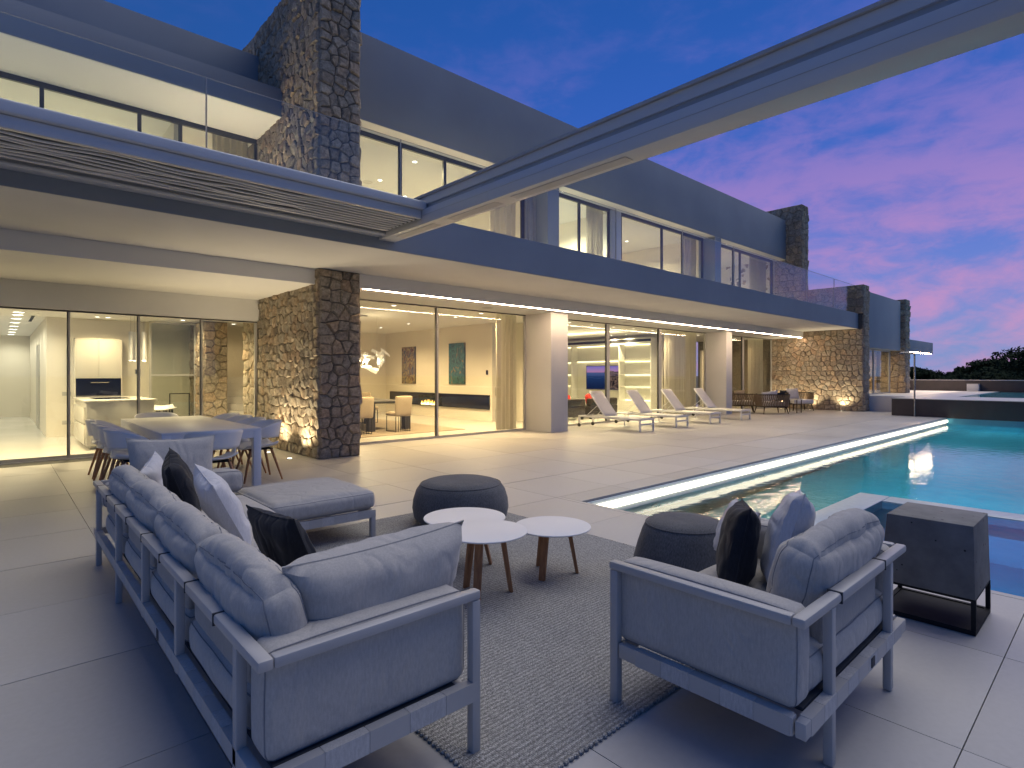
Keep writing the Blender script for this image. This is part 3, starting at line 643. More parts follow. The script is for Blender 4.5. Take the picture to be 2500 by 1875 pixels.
curtain_thing('grey sheer curtain by the lit stone wall behind far lounge chairs', 23.3, 24.6, 10.85, .02, 2.965)

# upper floor -----------------------------------------------------------
YU, YW, ZS, ZR = 9.92, 10.35, 6.30, 7.96
boxpart('roof_band', M['plaster_shaded'], villa, 4.735, X2-.002, YU, YW+.15, ZS, ZR, .006)
boxpart('roof', M['plaster'], villa, 4.74, X2-.01, YW+.152, 20, 6.45, 7.7)
boxpart('canopy', M['plaster_shaded'], villa, -9, 3.985, 10.82, 12.08, 6.29, 6.81, .005)
boxpart('canopy_soffit', M['ceiling'], villa, -9, 3.985, 10.835, 12.30, 6.282, 6.2895)
boxpart('band_soffit', M['ceiling'], villa, 4.737, X2-.004, YU+.008, YW-.002, ZS-.008, ZS-.0015)
boxpart('parapet', M['plaster_shaded'], villa, -9, 3.985, 12.10, 12.34, 6.812, 7.96, .006)
boxpart('roof', M['plaster'], villa, -9, 3.985, 12.345, 22, 6.45, 7.7)
boxpart('pilaster', M['plaster_shaded'], villa, 10.24, 10.66, YU+.001, YW+.2, ZT+.001, ZS-.0085)
boxpart('pilaster', M['plaster_shaded'], villa, 18.69, 19.13, YU+.001, YW+.2, ZT+.001, ZS-.0085)
boxpart('wall', M['plaster'], villa, 13.62, 13.82, YW-.02, YW+.5, ZT+.001, ZS-.001)
framed_glass('balcony_window', 4.76, 9.85, YW, ZT+.002, 6.295, [6.26, 7.40], frame=M['alu_dark'], mw=.07, top=.10, fw_=.1, dark_edge=False)
framed_glass('balcony_window', 10.665, 13.30, YW, ZT+.002, 6.295, [11.96], frame=M['alu_dark'], mw=.07, top=.10, dark_edge=False, fw_=.06)
framed_glass('balcony_window', 13.825, 18.66, YW, ZT+.002, 6.295, [16.05, 17.3], frame=M['alu_dark'], mw=.08, top=.10, fw_=.06, dark_edge=False)
framed_glass('balcony_window', 19.135, 24.45, YW, ZT+.002, 6.295, [20.95, 21.5], frame=M['alu_dark'], mw=.09, top=.10, fw_=.12, dark_edge=False)
framed_glass('balcony_window', -4, 3.975, YGL, ZT+.002, 6.288, [-2.6, -1.0, .547, 1.92, 2.58], frame=M['alu_dark'], mw=.06, top=.10, fw_=.05, dark_edge=False)
# folded shutter leaves
for k in range(5): boxpart('shutter_leaf', M['alu_light'], villa, 13.32+k*.058, 13.36+k*.058, YW-.05-.02*(k % 2), YW+.14, ZT+.01, 6.25)
for k in range(4): boxpart('shutter_leaf', M['alu_frame'], villa, 9.87+k*.09, 9.93+k*.09, YW-.03-.03*(k % 2), YW+.1, ZT+.01, 6.25)
# rooms behind
boxpart('room_ceiling', M['ceiling'], villa, 4.74, X2-.01, YW+.155, 16, 6.35, 6.448)
boxpart('wall', M['room'], villa, 4.74, X2-.01, 15.8, 15.95, ZT+.002, 6.349)
for x in (10.40, 13.66, 18.85): boxpart('wall', M['room'], villa, x, x+.14, YW+.21 if x != 13.66 else YW+.505, 15.79, ZT+.002, 6.349)
boxpart('room_ceiling', M['ceiling'], villa, -9, 3.985, 12.35, 18, 6.30, 6.448)
boxpart('wall', M['room'], villa, -9, 3.985, 16.5, 16.65, ZT+.002, 6.299)
boxpart('wall', M['room'], villa, 2.50, 2.62, 12.36, 16.49, ZT+.002, 6.299)
curtain_thing('grey curtain beside the wide upstairs window left of first pilaster', 8.9, 9.75, 10.62, ZT+.02, 6.33, pitch=.16)
curtain_thing('cream curtain at right end of the brightest upstairs window', 12.55, 13.25, 10.62, ZT+.02, 6.33)
curtain_thing('narrow curtain at left side of upstairs window above the loungers', 13.86, 14.2, 10.62, ZT+.02, 6.33)
curtain_thing('grey curtain beside second upstairs pilaster', 17.75, 18.6, 10.62, ZT+.02, 6.33)
curtain_thing('grey curtain at the far right upstairs window near stone chimney wall', 22.9, 24.3, 10.62, ZT+.02, 6.33)
curtain_thing('beige curtain in upper left window beside the tall stone wall', 3.2, 3.9, 12.5, ZT+.02, 6.28)

# glass balustrade along the balcony
bal = thing('balcony_balustrade', 'frameless clear glass balustrade along the white balcony edge', 'railing', (8, 7.31, ZT))
jn = [-9, -3.4, -.8, 1.81, 4.42, 7.0, 9.6, 12.2, 14.79, 17.35, 19.9, 22.44, 24.72]
for a, b in zip(jn[:-1], jn[1:]): boxpart('glass_panel', M['railglass'], bal, a+.006, b-.006, 7.30, 7.32, ZT+.002, 4.90)
MB().box(-9, 24.72, 7.27, 7.35, ZT+.001, ZT+.03).build('shoe_rail', M['alu'], bal)
e_ = MB()
for a in jn[1:-1]: e_.box(a-.006, a+.006, 7.301, 7.319, ZT+.03, 4.898)
e_.box(-9, 24.72, 7.303, 7.317, 4.901, 4.906)
e_.build('panel_edge', M['alu'], bal)

# ---------------------------------------------------------------- stone walls
def clip(poly, nx_, ny_, c):
    out = []; k = len(poly)
    for i in range(k):
        a = poly[i]; b = poly[(i+1) % k]; da = nx_*a[0]+ny_*a[1]-c; db = nx_*b[0]+ny_*b[1]-c
        if da <= 0: out.append(a)
        if (da < 0 < db) or (db < 0 < da):
            t = da/(da-db); out.append((a[0]+(b[0]-a[0])*t, a[1]+(b[1]-a[1])*t))
    return out
def cells(W, H, size, rg):
    ny_ = max(2, round(H/size)); seeds = []
    for j in range(ny_):
        nx_ = max(1, round(W/(size*rg.uniform(.95, 1.2))))
        sh = rg.uniform(-.25, .25)
        for i in range(nx_):
            edge = (i == 0 or i == nx_-1)
            seeds.append(((i+.5+(0 if edge and nx_ < 5 else sh)+rg.uniform(-.33,.33)*(.5 if edge else 1))*W/nx_, (j+.5+rg.uniform(-.36,.36))*H/ny_))
    res = []
    for i, (sx, sy) in enumerate(seeds):
        poly = [(0,0),(W,0),(W,H),(0,H)]
        for j, (tx, ty) in enumerate(seeds):
            if i == j or abs(tx-sx) > 3.2*size or abs(ty-sy) > 3.2*size: continue
            dx, dy = tx-sx, ty-sy
            poly = clip(poly, dx, dy, (tx*tx+ty*ty-sx*sx-sy*sy)/2)
            if len(poly) < 3: break
        # drop tiny edges
        q = []
        for p_ in poly:
            if not q or math.hypot(p_[0]-q[-1][0], p_[1]-q[-1][1]) > .018: q.append(p_)
        if len(q) > 2 and math.hypot(q[0][0]-q[-1][0], q[0][1]-q[-1][1]) < .018: q.pop()
        if len(q) >= 3: res.append(q)
    return res
def stone_geo(poly, O, U, V, N, rg, joint, d0, d1):
    cx_ = sum(p[0] for p in poly)/len(poly); cy_ = sum(p[1] for p in poly)/len(poly); n = len(poly)
    vs = []; P = lambda u, v, d: tuple(O[k] + U[k]*u + V[k]*v + N[k]*d for k in range(3))
    tilt = (rg.uniform(-.16,.16), rg.uniform(-.16,.16)); base = rg.uniform(d0, d1)
    ring1 = []; ring2 = []; ring0 = []
    for (x, y) in poly:
        r = math.hypot(x-cx_, y-cy_) or .01; k = max(.3, 1-joint/r); k2 = k*rg.uniform(.70,.86)
        ax, ay = cx_+(x-cx_)*k, cy_+(y-cy_)*k; bx2, by2 = cx_+(x-cx_)*k2, cy_+(y-cy_)*k2
        ring0.append(P(ax, ay, -.03)); ring1.append(P(ax, ay, max(.004, base*.35 + rg.uniform(-.006,.006))))
        ring2.append(P(bx2, by2, base + tilt[0]*(bx2-cx_) + tilt[1]*(by2-cy_) + rg.uniform(-.008,.008)))
    c = P(cx_+rg.uniform(-.02,.02), cy_+rg.uniform(-.02,.02), base + rg.uniform(0,.012))
    vs = ring0 + ring1 + ring2 + [c]; fs = []
    for i in range(n):
        j = (i+1) % n
        fs.append((i, j, n+j, n+i)); fs.append((n+i, n+j, 2*n+j, 2*n+i)); fs.append((2*n+i, 2*n+j, 3*n))
    return vs, fs
def set_tone(me, tones):
    a = me.attributes.new('tone', 'FLOAT', 'FACE'); a.data.foreach_set('value', tones)
def stone_wall(name, label, faces, core, loc, seed, cat='stone wall', limit=298):
    """faces: list of (O,U,V,N,W,H,size); every stone is cut on its own, the first ones are parts of their own"""
    rg = random.Random(seed); t = thing(name, label, cat, loc)
    cm_ = MB()
    for c in core: cm_.box(*c)
    cm_.build('mortar_core', M['mortar'], t)
    made = 0; rest_ = MB(); tones = []
    for (O, U, V, N, W, H, size) in faces:
        for poly in cells(W, H, size, rg):
            vs, fs = stone_geo(poly, O, U, V, N, rg, .0065, .020, .050)
            tone = min(1, max(0, rg.gauss(.48, .15)))
            if made < limit:
                mb = MB().add(vs, fs); me = mb.mesh('stone', M['stone'], loc); set_tone(me, [tone]*len(me.polygons))
                o = link(bpy.data.objects.new('stone', me)); o.parent = t; made += 1
            else:
                rest_.add(vs, fs); tones += [tone]*len(fs)
    if rest_.f:
        o = rest_.build('upper_stones', M['stone'], t); set_tone(o.data, tones); tag(o, kind='stuff')
    return t
XA = (1,0,0); YA = (0,1,0); ZA = (0,0,1); NX = (-1,0,0); NY = (0,-1,0); NXp = (1,0,0); NYm = (0,-1,0)
# pier between kitchen and dining room (ground floor)
stone_wall('stone_pier', 'rough stone wall pier at the centre of the terrace lit by ground lamps',
    [((4.0,9.2,.0), XA, ZA, NYm, .73, 3.205, .178),
     ((4.0,12.13,.0), (0,-1,0), ZA, NX, 2.93, 3.205, .17),
     ((4.0,13.12,.0), (0,-1,0), ZA, NX, .86, 2.72, .2),
     ((4.73,9.2,.0), YA, ZA, NXp, 1.27, 2.95, .24)],
    [(4.005,4.725,9.205,13.1,0.002,3.206)], (4.36,10.8,0), 11)
# the same wall rising through the upper floor
stone_wall('stone_chimney_wall', 'tall dark stone wall rising above the roof beside upper left windows',
    [((4.0,9.2,ZT), XA, ZA, NYm, .73, 4.72, .185),
     ((4.0,12.2,ZT), (0,-1,0), ZA, NX, 3.0, 4.72, .18),
     ((4.0,14.2,6.9), (0,-1,0), ZA, NX, 2.0, 1.62, .22),
     ((4.73,9.2,ZT), YA, ZA, NXp, .72, 4.72, .26)],
    [(4.005,4.725,9.205,14.2,ZT+.002,8.50)], (4.36,10.8,ZT), 12)
# far wall beyond the lounge chairs
stone_wall('stone_end_wall', 'long golden brown stone wall behind the far lounge chairs, lit from the floor',
    [((X2,10.52,.0), (0,-1,0), ZA, NX, 3.49, 3.20, .20),
     ((X2,10.4,ZT), (0,-1,0), ZA, NX, 3.37, 1.12, .25),
     ((X2,7.03,.0), XA, ZA, NYm, .65, 4.92, .24)],
    [(X2+.005, X2+.645, 7.035, 14, .002, 4.90)], (X2+.3,8.8,0), 13)
stone_wall('stone_stack', 'square dark stone stack standing above the far right roof corner',
    [((X2,12.6,4.93), (0,-1,0), ZA, NX, 3.31, 3.59, .25),
     ((X2,9.29,4.93), XA, ZA, NYm, .65, 3.59, .25)],
    [(X2+.005, X2+.645, 9.295, 12.6, 4.925, 8.50)], (X2+.3,10.5,4.93), 14)

# ---------------------------------------------------------------- far wing past the stone wall
wing = thing('garden_wing', 'single storey white wing with stone fins beyond the far stone wall', 'house', (28, 7.2, TZ))
ZW = TZ + .010
MB().box(25.42, 30.0, 7.05, 7.6, 2.50, 4.71).build('wall', M['plaster_shaded'], wing, bevel=.005)
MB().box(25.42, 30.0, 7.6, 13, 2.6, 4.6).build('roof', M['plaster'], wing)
MB().box(30.85, 35.34, 6.9, 10, 2.49, 3.04).build('canopy', M['plaster_shaded'], wing, bevel=.005)
MB().box(30.9, 35.2, 6.93, 6.99, 2.474, 2.488).build('canopy_light_line', M['led_warm'], wing)
f = MB().box(25.42, 29.6, 7.34, 7.40, ZW, ZW+.05).box(25.42, 29.6, 7.34, 7.40, 2.44, 2.498).box(27.2,27.28,7.342,7.398,ZW+.05,2.44).box(29.45,29.6,7.342,7.398,ZW+.05,2.44).build('window', M['alu_frame'], wing)
boxpart('pane', M['glass'], f, 25.43, 27.2, 7.365, 7.375, ZW+.05, 2.44); boxpart('pane', M['glass'], f, 27.28, 29.45, 7.365, 7.375, ZW+.05, 2.44)
MB().box(25.42, 30.0, 12.0, 12.1, ZW, 2.6).build('back_wall', M['room'], wing)
lamp('AREA', 'wing_room_lamp', (28.6, 8.6, 2.42), 60, WARM, .6)
stone_wall('stone_fin', 'narrow stone fin wall at the far end of the garden wing',
    [((30.18,7.9,ZW), (0,-1,0), ZA, NX, 1.0, 4.22, .25), ((30.18,6.9,ZW), XA, ZA, NYm, .64, 4.22, .25)],
    [(30.185,30.815,6.905,12,ZW+.002,4.80)], (30.5,7.4,ZW), 15)
stone_wall('stone_room_wall', 'stone wall seen through the far garden wing window',
    [((30.17,11.8,ZW), (0,-1,0), ZA, NX, 3.8, 1.9, .27)], [(30.172,30.183,8.0,11.8,ZW,2.49)], (30.1,9.8,ZW), 16)

# ---------------------------------------------------------------- inner stone and stairs seen through the kitchen glass
stone_wall('stone_kitchen_wall', 'warm lit stone wall inside the kitchen beside the stairs',
    [((3.72,15.2,.01), XA, ZA, NYm, .52, 2.70, .2), ((3.72,16.5,.01), (0,-1,0), ZA, NX, 1.3, 2.70, .22)],
    [(3.725,4.235,15.205,16.5,.006,2.72)], (4,15.6,0), 17)
stair = thing('staircase', 'pale stairs climbing behind the inner stone wall', 'stairs', (4.8, 16, 0))
for k in range(8): boxpart('step', M['marble'], stair, 4.30+.0*k, 5.39, 15.0+.16*k, 15.16+.16*k, .006, .17*(k+1))
# kitchen ---------------------------------------------------------------
isl = thing('kitchen_island', 'cream kitchen island with drawers behind the left glass doors', 'kitchen island', (1.9, 14.2, 0))
MB().box(1.23, 2.32, 13.16, 15.2, .08, .90).build('body', M['cabinet'], isl, bevel=.004)
MB().box(1.19, 2.36, 13.10, 15.26, .902, .94).build('worktop', M['cabinet'], isl, bevel=.004)
for a, b in ((.10,.47),(.49,.80)): MB().box(1.205, 1.229, 13.3, 15.15, a, b).build('drawer', M['cabinet'], isl, bevel=.003)
MB().box(1.4, 2.0, 13.6, 14.4, .942, .95).build('hob', M['bluedark'], isl)
MB().box(1.3, 2.2, 13.3, 15.1, .006, .078).build('plinth', M['alu'], isl)
cab = thing('kitchen_units', 'tall cream kitchen cupboards with dark built in oven', 'kitchen cabinet', (1.8, 16.4, 0))
for a, b in ((1.33,1.758),(1.762,2.19)): MB().box(a, b, 16.30, 16.54, 1.34, 2.24).build('cupboard_door', M['cabinet'], cab, bevel=.003)
MB().box(1.33, 2.19, 16.31, 16.545, .006, .90).build('base_unit', M['cabinet'], cab, bevel=.003)
ov = MB().box(1.33, 2.19, 16.302, 16.54, .94, 1.336).build('oven', M['bluedark'], cab)
MB().tube([(1.60,16.27,1.24),(1.95,16.27,1.24)], .014).build('handle', M['chrome'], ov)
MB().box(1.33, 2.19, 16.30, 16.54, .902, .938).build('oven_trim', M['chrome'], cab)
MB().box(1.31, 1.328, 16.30, 16.545, .006, 2.27).box(2.192, 2.21, 16.30, 16.545, .006, 2.27).box(1.31, 2.21, 16.30, 16.545, 2.243, 2.27).build('surround', M['room'], cab)
tp = thing('wall_thermostat', 'small dark square control panel on kitchen wall', 'control panel', (2.56,16.53,1.5))
MB().box(2.50,2.62,16.53,16.548,1.43,1.56).build('frame', M['alu_frame'], tp); MB().box(2.515,2.605,16.526,16.5295,1.445,1.545).build('screen', M['bluedark'], tp)
for i, (x, y) in enumerate(((2.06,14.1),(2.15,14.25),(2.27,14.0),(2.36,14.4))):
    t = thing('pendant_lamp', ['leftmost white tube pendant lamp above kitchen island','second white tube pendant lamp from left above kitchen island','third white tube pendant lamp from left above kitchen island','rightmost white tube pendant lamp above kitchen island'][i], 'pendant lamp', (x,y,2.73), 'tube pendants over the island')
    MB().lathe([(.032,0),(.034,.01),(.034,.60),(.030,.605)], (x,y,1.72), 20).build('tube_shade', M['whitetop'], t, smooth=True)
    MB().tube([(x,y,2.325),(x,y,2.727)], .003, 6).build('cord', M['alu'], t)
    MB().lathe([(.026,0),(.026,.006)], (x,y,1.712), 16).build('lens', M['spot'], t)
    lamp('SPOT', 'pendant_light', (x,y,1.70), 6, CREAM, .03, spot=R(110), parent=t)
for i, (x, y, lb) in enumerate(((2.62,14.4,'white low bar stool nearest the kitchen island end'),(2.80,14.75,'white low bar stool beside black frame in the kitchen'))):
    t = thing('bar_stool', lb, 'stool', (x,y,0))
    m = MB(); vs=[]; fs=[]
    for a in range(9):
        for b in range(9):
            u, v = a/4-1, b/4-1; vs.append((x+.2*u, y+.19*v, .66+.06*v*v*(1 if v>0 else .1)+.03*u*u))
    for a in range(8):
        for b in range(8): fs.append((a*9+b, (a+1)*9+b, (a+1)*9+b+1, a*9+b+1))
    m.add(vs, fs); so = m.build('seat', M['shell'], t, smooth=True); md = so.modifiers.new('s','SOLIDIFY'); md.thickness=.02
    for sx in (-1,1):
        for sy in (-1,1): MB().bar((x+sx*.12,y+sy*.12,.64),(x+sx*.18,y+sy*.18,.006),.025,.025).build('leg', M['steel'], t)
fr = thing('black_console_frame', 'thin black metal frame table standing in the kitchen', 'console table', (3.1,14.9,0))
for x in (2.95,3.35): MB().bar((x,15.0,.006),(x,15.0,.97),.02,.02).build('leg', M['steel'], fr)
MB().bar((2.94,15.0,.98),(3.36,15.0,.98),.02,.02).build('top_bar', M['steel'], fr)
# glazed dark partition at right of the kitchen
pt = thing('glass_partition', 'dark framed interior glass partition in the kitchen', 'partition', (3.1,15.7,0))
f = MB().box(2.70,2.74,15.9,15.94,.006,2.70).box(3.66,3.70,15.9,15.94,.006,2.70).box(2.74,3.66,15.9,15.94,2.66,2.70).box(2.74,3.66,15.9,15.94,1.40,1.43).build('frame', M['alu_frame'], pt)
MB().box(2.74,3.66,15.915,15.925,.006,2.66).build('pane', M['smoked'], pt)

# dining room -------------------------------------------------------------
fp = thing('fireplace', 'long black glass fireplace band with small flames on dining room wall', 'fireplace', (11.05,16,.36))
FX = 11.062
MB().box(FX-.05, FX-.001, 13.15, 19.0, .36, .80).build('glass_front', M['bluedark'], fp, bevel=.004)
MB().box(FX-.056, FX-.051, 15.6, 17.0, .38, .74).build('burner_window', M['smoked'], fp)
rg = random.Random(3)
for k in range(12):
    y = 15.9 + .075*k + rg.uniform(-.02,.02); h = rg.uniform(.08,.24)*(1.2 if 3<k<8 else .8)
    prof = [(.001,0),(.024,.02),(.028,h*.35),(.014,h*.7),(.001,h)]
    MB().lathe(prof, (FX-.085, y, .39), 8, False).build('flame', M['flame'], fp, smooth=True)
    MB().lathe([(.001,0),(.014,.015),(.012,h*.3),(.001,h*.55)], (FX-.105, y, .39), 8, False).build('flame_core', M['flamecore'], fp, smooth=True)
def canvas(label, x, y0, y1, z0, z1, mat, cat='painting'):
    t = thing('painting', label, cat, (x,(y0+y1)/2,(z0+z1)/2))
    MB().box(x-.035, x-.002, y0, y1, z0, z1).build('stretcher', M['darkwood'], t)
    MB().box(x-.042, x-.0355, y0+.004, y1-.004, z0+.004, z1-.004).build('canvas', mat, t)
canvas('tall abstract painting of dark flowers on ochre left of the dining room mullion', FX, 17.25, 18.15, 1.10, 2.43, M['paint_a'])
canvas('tall teal abstract painting right of the dining room mullion', FX, 14.36, 15.22, 1.12, 2.45, M['paint_b'])
t = thing('door_edge_panel', 'tall narrow dark blue door edge with handle beside dining curtain', 'door', (11.0,12.6,0))
MB().box(10.95,11.06,12.55,12.72,.006,2.72).build('leaf', M['bluedark'], t); MB().box(10.90,10.949,12.57,12.70,.80,1.05).build('handle', M['steel'], t)
t = thing('wall_switch', 'small black wall switch right of teal painting', 'switch', (FX,13.28,1.5)); MB().box(FX-.02,FX-.001,13.24,13.32,1.42,1.56).build('plate', M['steel'], t); MB().box(FX-.024,FX-.021,13.255,13.305,1.44,1.54).build('rocker', M['bluedark'], t)
rugd = thing('dining_room_rug', 'flat brown woven rug under the indoor dining table', 'rug', (7,13.7,0)); MB().box(4.9,8.97,11.66,16.2,.006,.016).build('pile', M['dinrug'], rugd)
tb = thing('indoor_dining_table', 'dark wood dining table with thick legs inside dining room', 'table', (6.9,13.8,0))
MB().box(5.9,7.95,12.62,14.9,.70,.755).build('tabletop', M['darkwood'], tb, bevel=.004)
for x, y in ((6.83,12.66),(7.84,12.66),(6.83,14.7),(7.84,14.7),(5.95,12.66),(5.95,14.7)): MB().box(x-.085,x+.085,y-.04,y+.13,.018,.699).build('leg', M['darkwood'], tb)
MB().box(6.1,6.8,13.4,14.2,.757,.775).build('runner', M['steel'], tb)
def cushion_geo(w, d, h, r, bulge=.0, n=9, wr=.0, seed=0, pinch=0):
    """rounded, slightly inflated box centred on the origin in x,y with z 0..h"""
    vs = []; fs = []; idx = {}
    def P(a, b, c):
        p = Vector((a*w/2, b*d/2, c*h/2)); inner = Vector((max(-w/2+r, min(w/2-r, p.x)), max(-d/2+r, min(d/2-r, p.y)), max(-h/2+r, min(h/2-r, p.z))))
        q = p - inner
        if q.length > 1e-6: q = q.normalized()*r
        p = inner + q
        fx = max(0, 1-(a*a)); fy = max(0, 1-(b*b)); fc = max(0, 1-(c*c))
        p.z += (1 if c > 0 else -.35)*abs(c)*bulge*(fx*fy)**.8
        p.x += a*abs(a)*bulge*.5*(fy*fc)**.8; p.y += b*abs(b)*bulge*.5*(fx*fc)**.8
        if wr:
            s_ = Vector((p.x*6+seed*3.1, p.y*6, p.z*6)); p += Vector((mnoise.noise(s_), mnoise.noise(s_+Vector((7,3,1))), mnoise.noise(s_+Vector((2,9,5)))))*wr
        if pinch:
            L_ = b if d > w else a; q_ = (p.y if d > w else p.x)
            k_ = mnoise.noise(Vector((q_*11+seed*7.7, p.z*2.2+c*.6, seed)))
            rdg = max(0, 1-abs(k_)*3.2)**2
            edge_w = .35 + .65*max(abs(c), abs(L_))**2
            dirv = Vector((a*(1-abs(b))**.3 if w <= d else 0, b if d < w else 0, .6*c)); 
            p -= dirv*rdg*pinch*edge_w*(1-.5*abs(L_)**6)
        return p + Vector((0,0,h/2))
    def key(p): return (round(p.x,5), round(p.y,5), round(p.z,5))
    g = [-1+2*i/n for i in range(n+1)]
    # denser near the edges
    def e(t): return math.copysign(1-(1-abs(t))**1.5, t)
    for ax in range(3):
        for s_ in (-1, 1):
            ids = []
            for a in g:
                row = []
                for b in g:
                    c3 = [0,0,0]; c3[ax] = s_; c3[(ax+1)%3] = e(a); c3[(ax+2)%3] = e(b)
                    p = P(*c3); k = tuple(round(v,5) for v in c3)
                    if k not in idx: idx[k] = len(vs); vs.append(p)
                    row.append(idx[k])
                ids.append(row)
            for i in range(n):
                for j in range(n):
                    q = (ids[i][j], ids[i+1][j], ids[i+1][j+1], ids[i][j+1])
                    fs.append(q if s_ > 0 else q[::-1])
    return vs, fs, P
def place(vs, loc, rot=(0,0,0)):
    from mathutils import Euler
    m = Matrix.Translation(loc) @ Euler(rot).to_matrix().to_4x4()
    return [m @ Vector(v) for v in vs]
def cushion(name, parent, mat, center, size, r=.05, bulge=.03, rot=(0,0,0), wr=.004, seed=0, n=12, pinch=0):
    """center is the middle of the bottom"""
    vs, fs, P = cushion_geo(size[0], size[1], size[2], r, bulge, n, wr, seed, pinch)
    o = MB().add(place(vs, center, rot), fs).build(name, mat, parent, smooth=True)
    if n >= 12 and mat is M['fab']:
        ax = min(range(3), key=lambda k: size[k])
        for sg in (-.80, .80):
            pts = []
            for k in range(97):
                a_ = (k % 96)/96*4; q = int(a_); e_ = -1+2*(a_-q); uv = ((e_,-1),(1,e_),(-e_,1),(-1,-e_))[q]
                c3 = [0,0,0]; c3[ax] = sg; c3[(ax+1)%3] = uv[0]; c3[(ax+2)%3] = uv[1]; pts.append(P(*c3))
            MB().tube(place(pts, center, rot), .0026, 5).build('seam', M['seam'], o, smooth=True)
    return o

def room_chair():
    t = thing('upholstered_dining_chair', '', 'chair', (0,0,0))
    cushion('seat', t, M['beige'], (0,0,.40), (.46,.48,.10), .03, .01, n=6)
    cushion('backrest', t, M['beige'], (0,-.22,.40), (.46,.08,.50), .03, .005, (R(6),0,0), n=6)
    for sx in (-1,1):
        MB().bar((sx*.2,-.22,.018),(sx*.2,-.22,.40),.014,.014).build('leg', M['steel'], t); MB().bar((sx*.2,.22,.018),(sx*.2,.22,.40),.014,.014).build('leg', M['steel'], t)
        MB().bar((sx*.2,-.22,.02),(sx*.2,.22,.02),.014,.014).build('floor_rail', M['steel'], t)
    sl = MB()
    for k in range(5): sl.bar((-.12+.06*k,-.22,.018),(-.12+.06*k,-.22,.40),.010,.010)
    sl.build('slat', M['steel'], t); return t
rc = room_chair(); first = True
for x, y, rz, lb in ((7.40,12.35,0,'beige dining chair seen from behind, nearest the dining room window'), (6.35,12.35,0,'beige dining chair half hidden behind stone pier in dining room'),
                     (6.1,15.15,180,'beige dining chair at far side of indoor table, leftmost'), (6.75,15.15,180,'beige dining chair at far side of indoor table, second from left'),
                     (7.4,15.15,180,'beige dining chair at far side of indoor table, second from right'), (8.05,15.15,180,'beige dining chair at far side of indoor table, rightmost')):
    o = rc if first else copy_tree(rc); first = False
    o.location = (x,y,0); o.rotation_euler = (0,0,R(rz)); tag(o, lb, 'chair', 'beige chairs around the indoor table')
# chandelier of folded white leaves
ch = thing('chandelier', 'white folded paper chandelier glowing over the indoor dining table', 'chandelier', (7.0,13.6,2.99))
rg = random.Random(5)
for k in range(34):
    c = Vector((rg.uniform(6.35,7.75), 13.6+rg.uniform(-.22,.22), 1.80+rg.uniform(-.24,.24))); a = Vector((rg.uniform(-1,1),rg.uniform(-1,1),rg.uniform(-1,1))).normalized(); b = a.orthogonal().normalized()
    L, Wd = rg.uniform(.10,.20), rg.uniform(.05,.09); nrm = a.cross(b)
    MB().add([c-a*L-b*Wd, c+a*L-b*Wd*.6, c+a*L*.9+b*Wd, c-a*L*.8+b*Wd, c+nrm*.04], [(0,1,4),(1,2,4),(2,3,4),(3,0,4)]).build('leaf', M['whitetop'], ch)
for x in (6.5,6.85,7.2,7.55):
    MB().lathe([(.02,0),(.025,.03),(.025,.2),(.02,.23)], (x,13.6,1.7), 10).build('bulb', M['lampglow'], ch, smooth=True)
for x in (6.6,7.5): MB().tube([(x,13.6,1.9),(x,13.6,2.985)], .003, 6).build('cable', M['alu'], ch)
MB().box(6.85,7.2,13.55,13.65,2.95,2.988).build('ceiling_plate', M['alu'], ch)
lamp('POINT', 'chandelier_light', (7.05,13.6,1.72), 90, CREAM, .15, parent=ch)

for x, y in ((6.64,11.27),(9.15,11.22),(9.21,12.4),(9.35,15.0),(9.45,16.87),(6.6,16.8)):
    ceiling_spot(x, y, 2.989, 'round recessed spot in the dining room ceiling', 'dining room ceiling spots', 330 if y > 12 else 800)
MB().box(4.9,10.0,10.70,10.73,2.975,2.988).build('curtain_light_line', M['led_room'], villa)
MB().box(10.7,19.0,10.70,10.73,2.975,2.988).build('curtain_light_line', M['led_room'], villa)
MB().box(19.7,24.6,10.70,10.73,2.975,2.988).build('curtain_light_line', M['led_room'], villa)
# living room ------------------------------------------------------------
sh = thing('shelf_wall', 'backlit cream shelf wall with open compartments in the living room', 'shelving', (18.6,14.5,0))
SX = 18.72
MB().box(SX-.02, SX-.002, 12.3, 17.4, .40, 2.62).build('back_panel', M['shelf'], sh)
MB().box(SX-.42, SX-.002, 12.3, 17.4, .006, .40).build('base_cabinet', M['shelf'], sh)
MB().box(SX-.42, SX-.002, 12.3, 17.4, 2.62, 2.85).build('top_panel', M['shelf'], sh)
MB().box(SX-.44, SX-.421, 12.3, 17.4, 2.70, 2.80).build('vent_slot', M['steel'], sh)
for y in (12.3, 13.78, 16.3, 17.37): MB().box(SX-.42, SX-.021, y, y+.03, .401, 2.619).build('upright', M['shelf'], sh)
for y0, y1, zs in ((12.331,13.779,(.95,1.42,1.95)), (13.811,16.299,(1.98,)), (16.331,17.369,(.95,1.42,1.95))):
    for z in zs:
        MB().box(SX-.40, SX-.021, y0, y1, z, z+.03).build('shelf', M['shelf'], sh)
        MB().box(SX-.06, SX-.03, y0+.02, y1-.02, z-.014, z-.001).build('shelf_light', M['led_room'], sh)
    MB().box(SX-.06, SX-.03, y0+.02, y1-.02, 2.60, 2.617).build('shelf_light', M['led_room'], sh)
    if y1 != 16.299: MB().box(SX-.06, SX-.03, y0+.02, y1-.02, .402, .415).build('shelf_light', M['led_room'], sh)
tv = thing('television', 'wall television showing a dusk sea with rocky headland', 'television', (SX-.1,14.85,1.3))
MB().box(SX-.10, SX-.055, 13.98, 15.75, .80, 1.80).build('casing', M['steel'], tv, bevel=.006)
MB().box(SX-.106, SX-.1005, 14.0, 15.73, .82, 1.78).build('screen', M['tv'], tv)
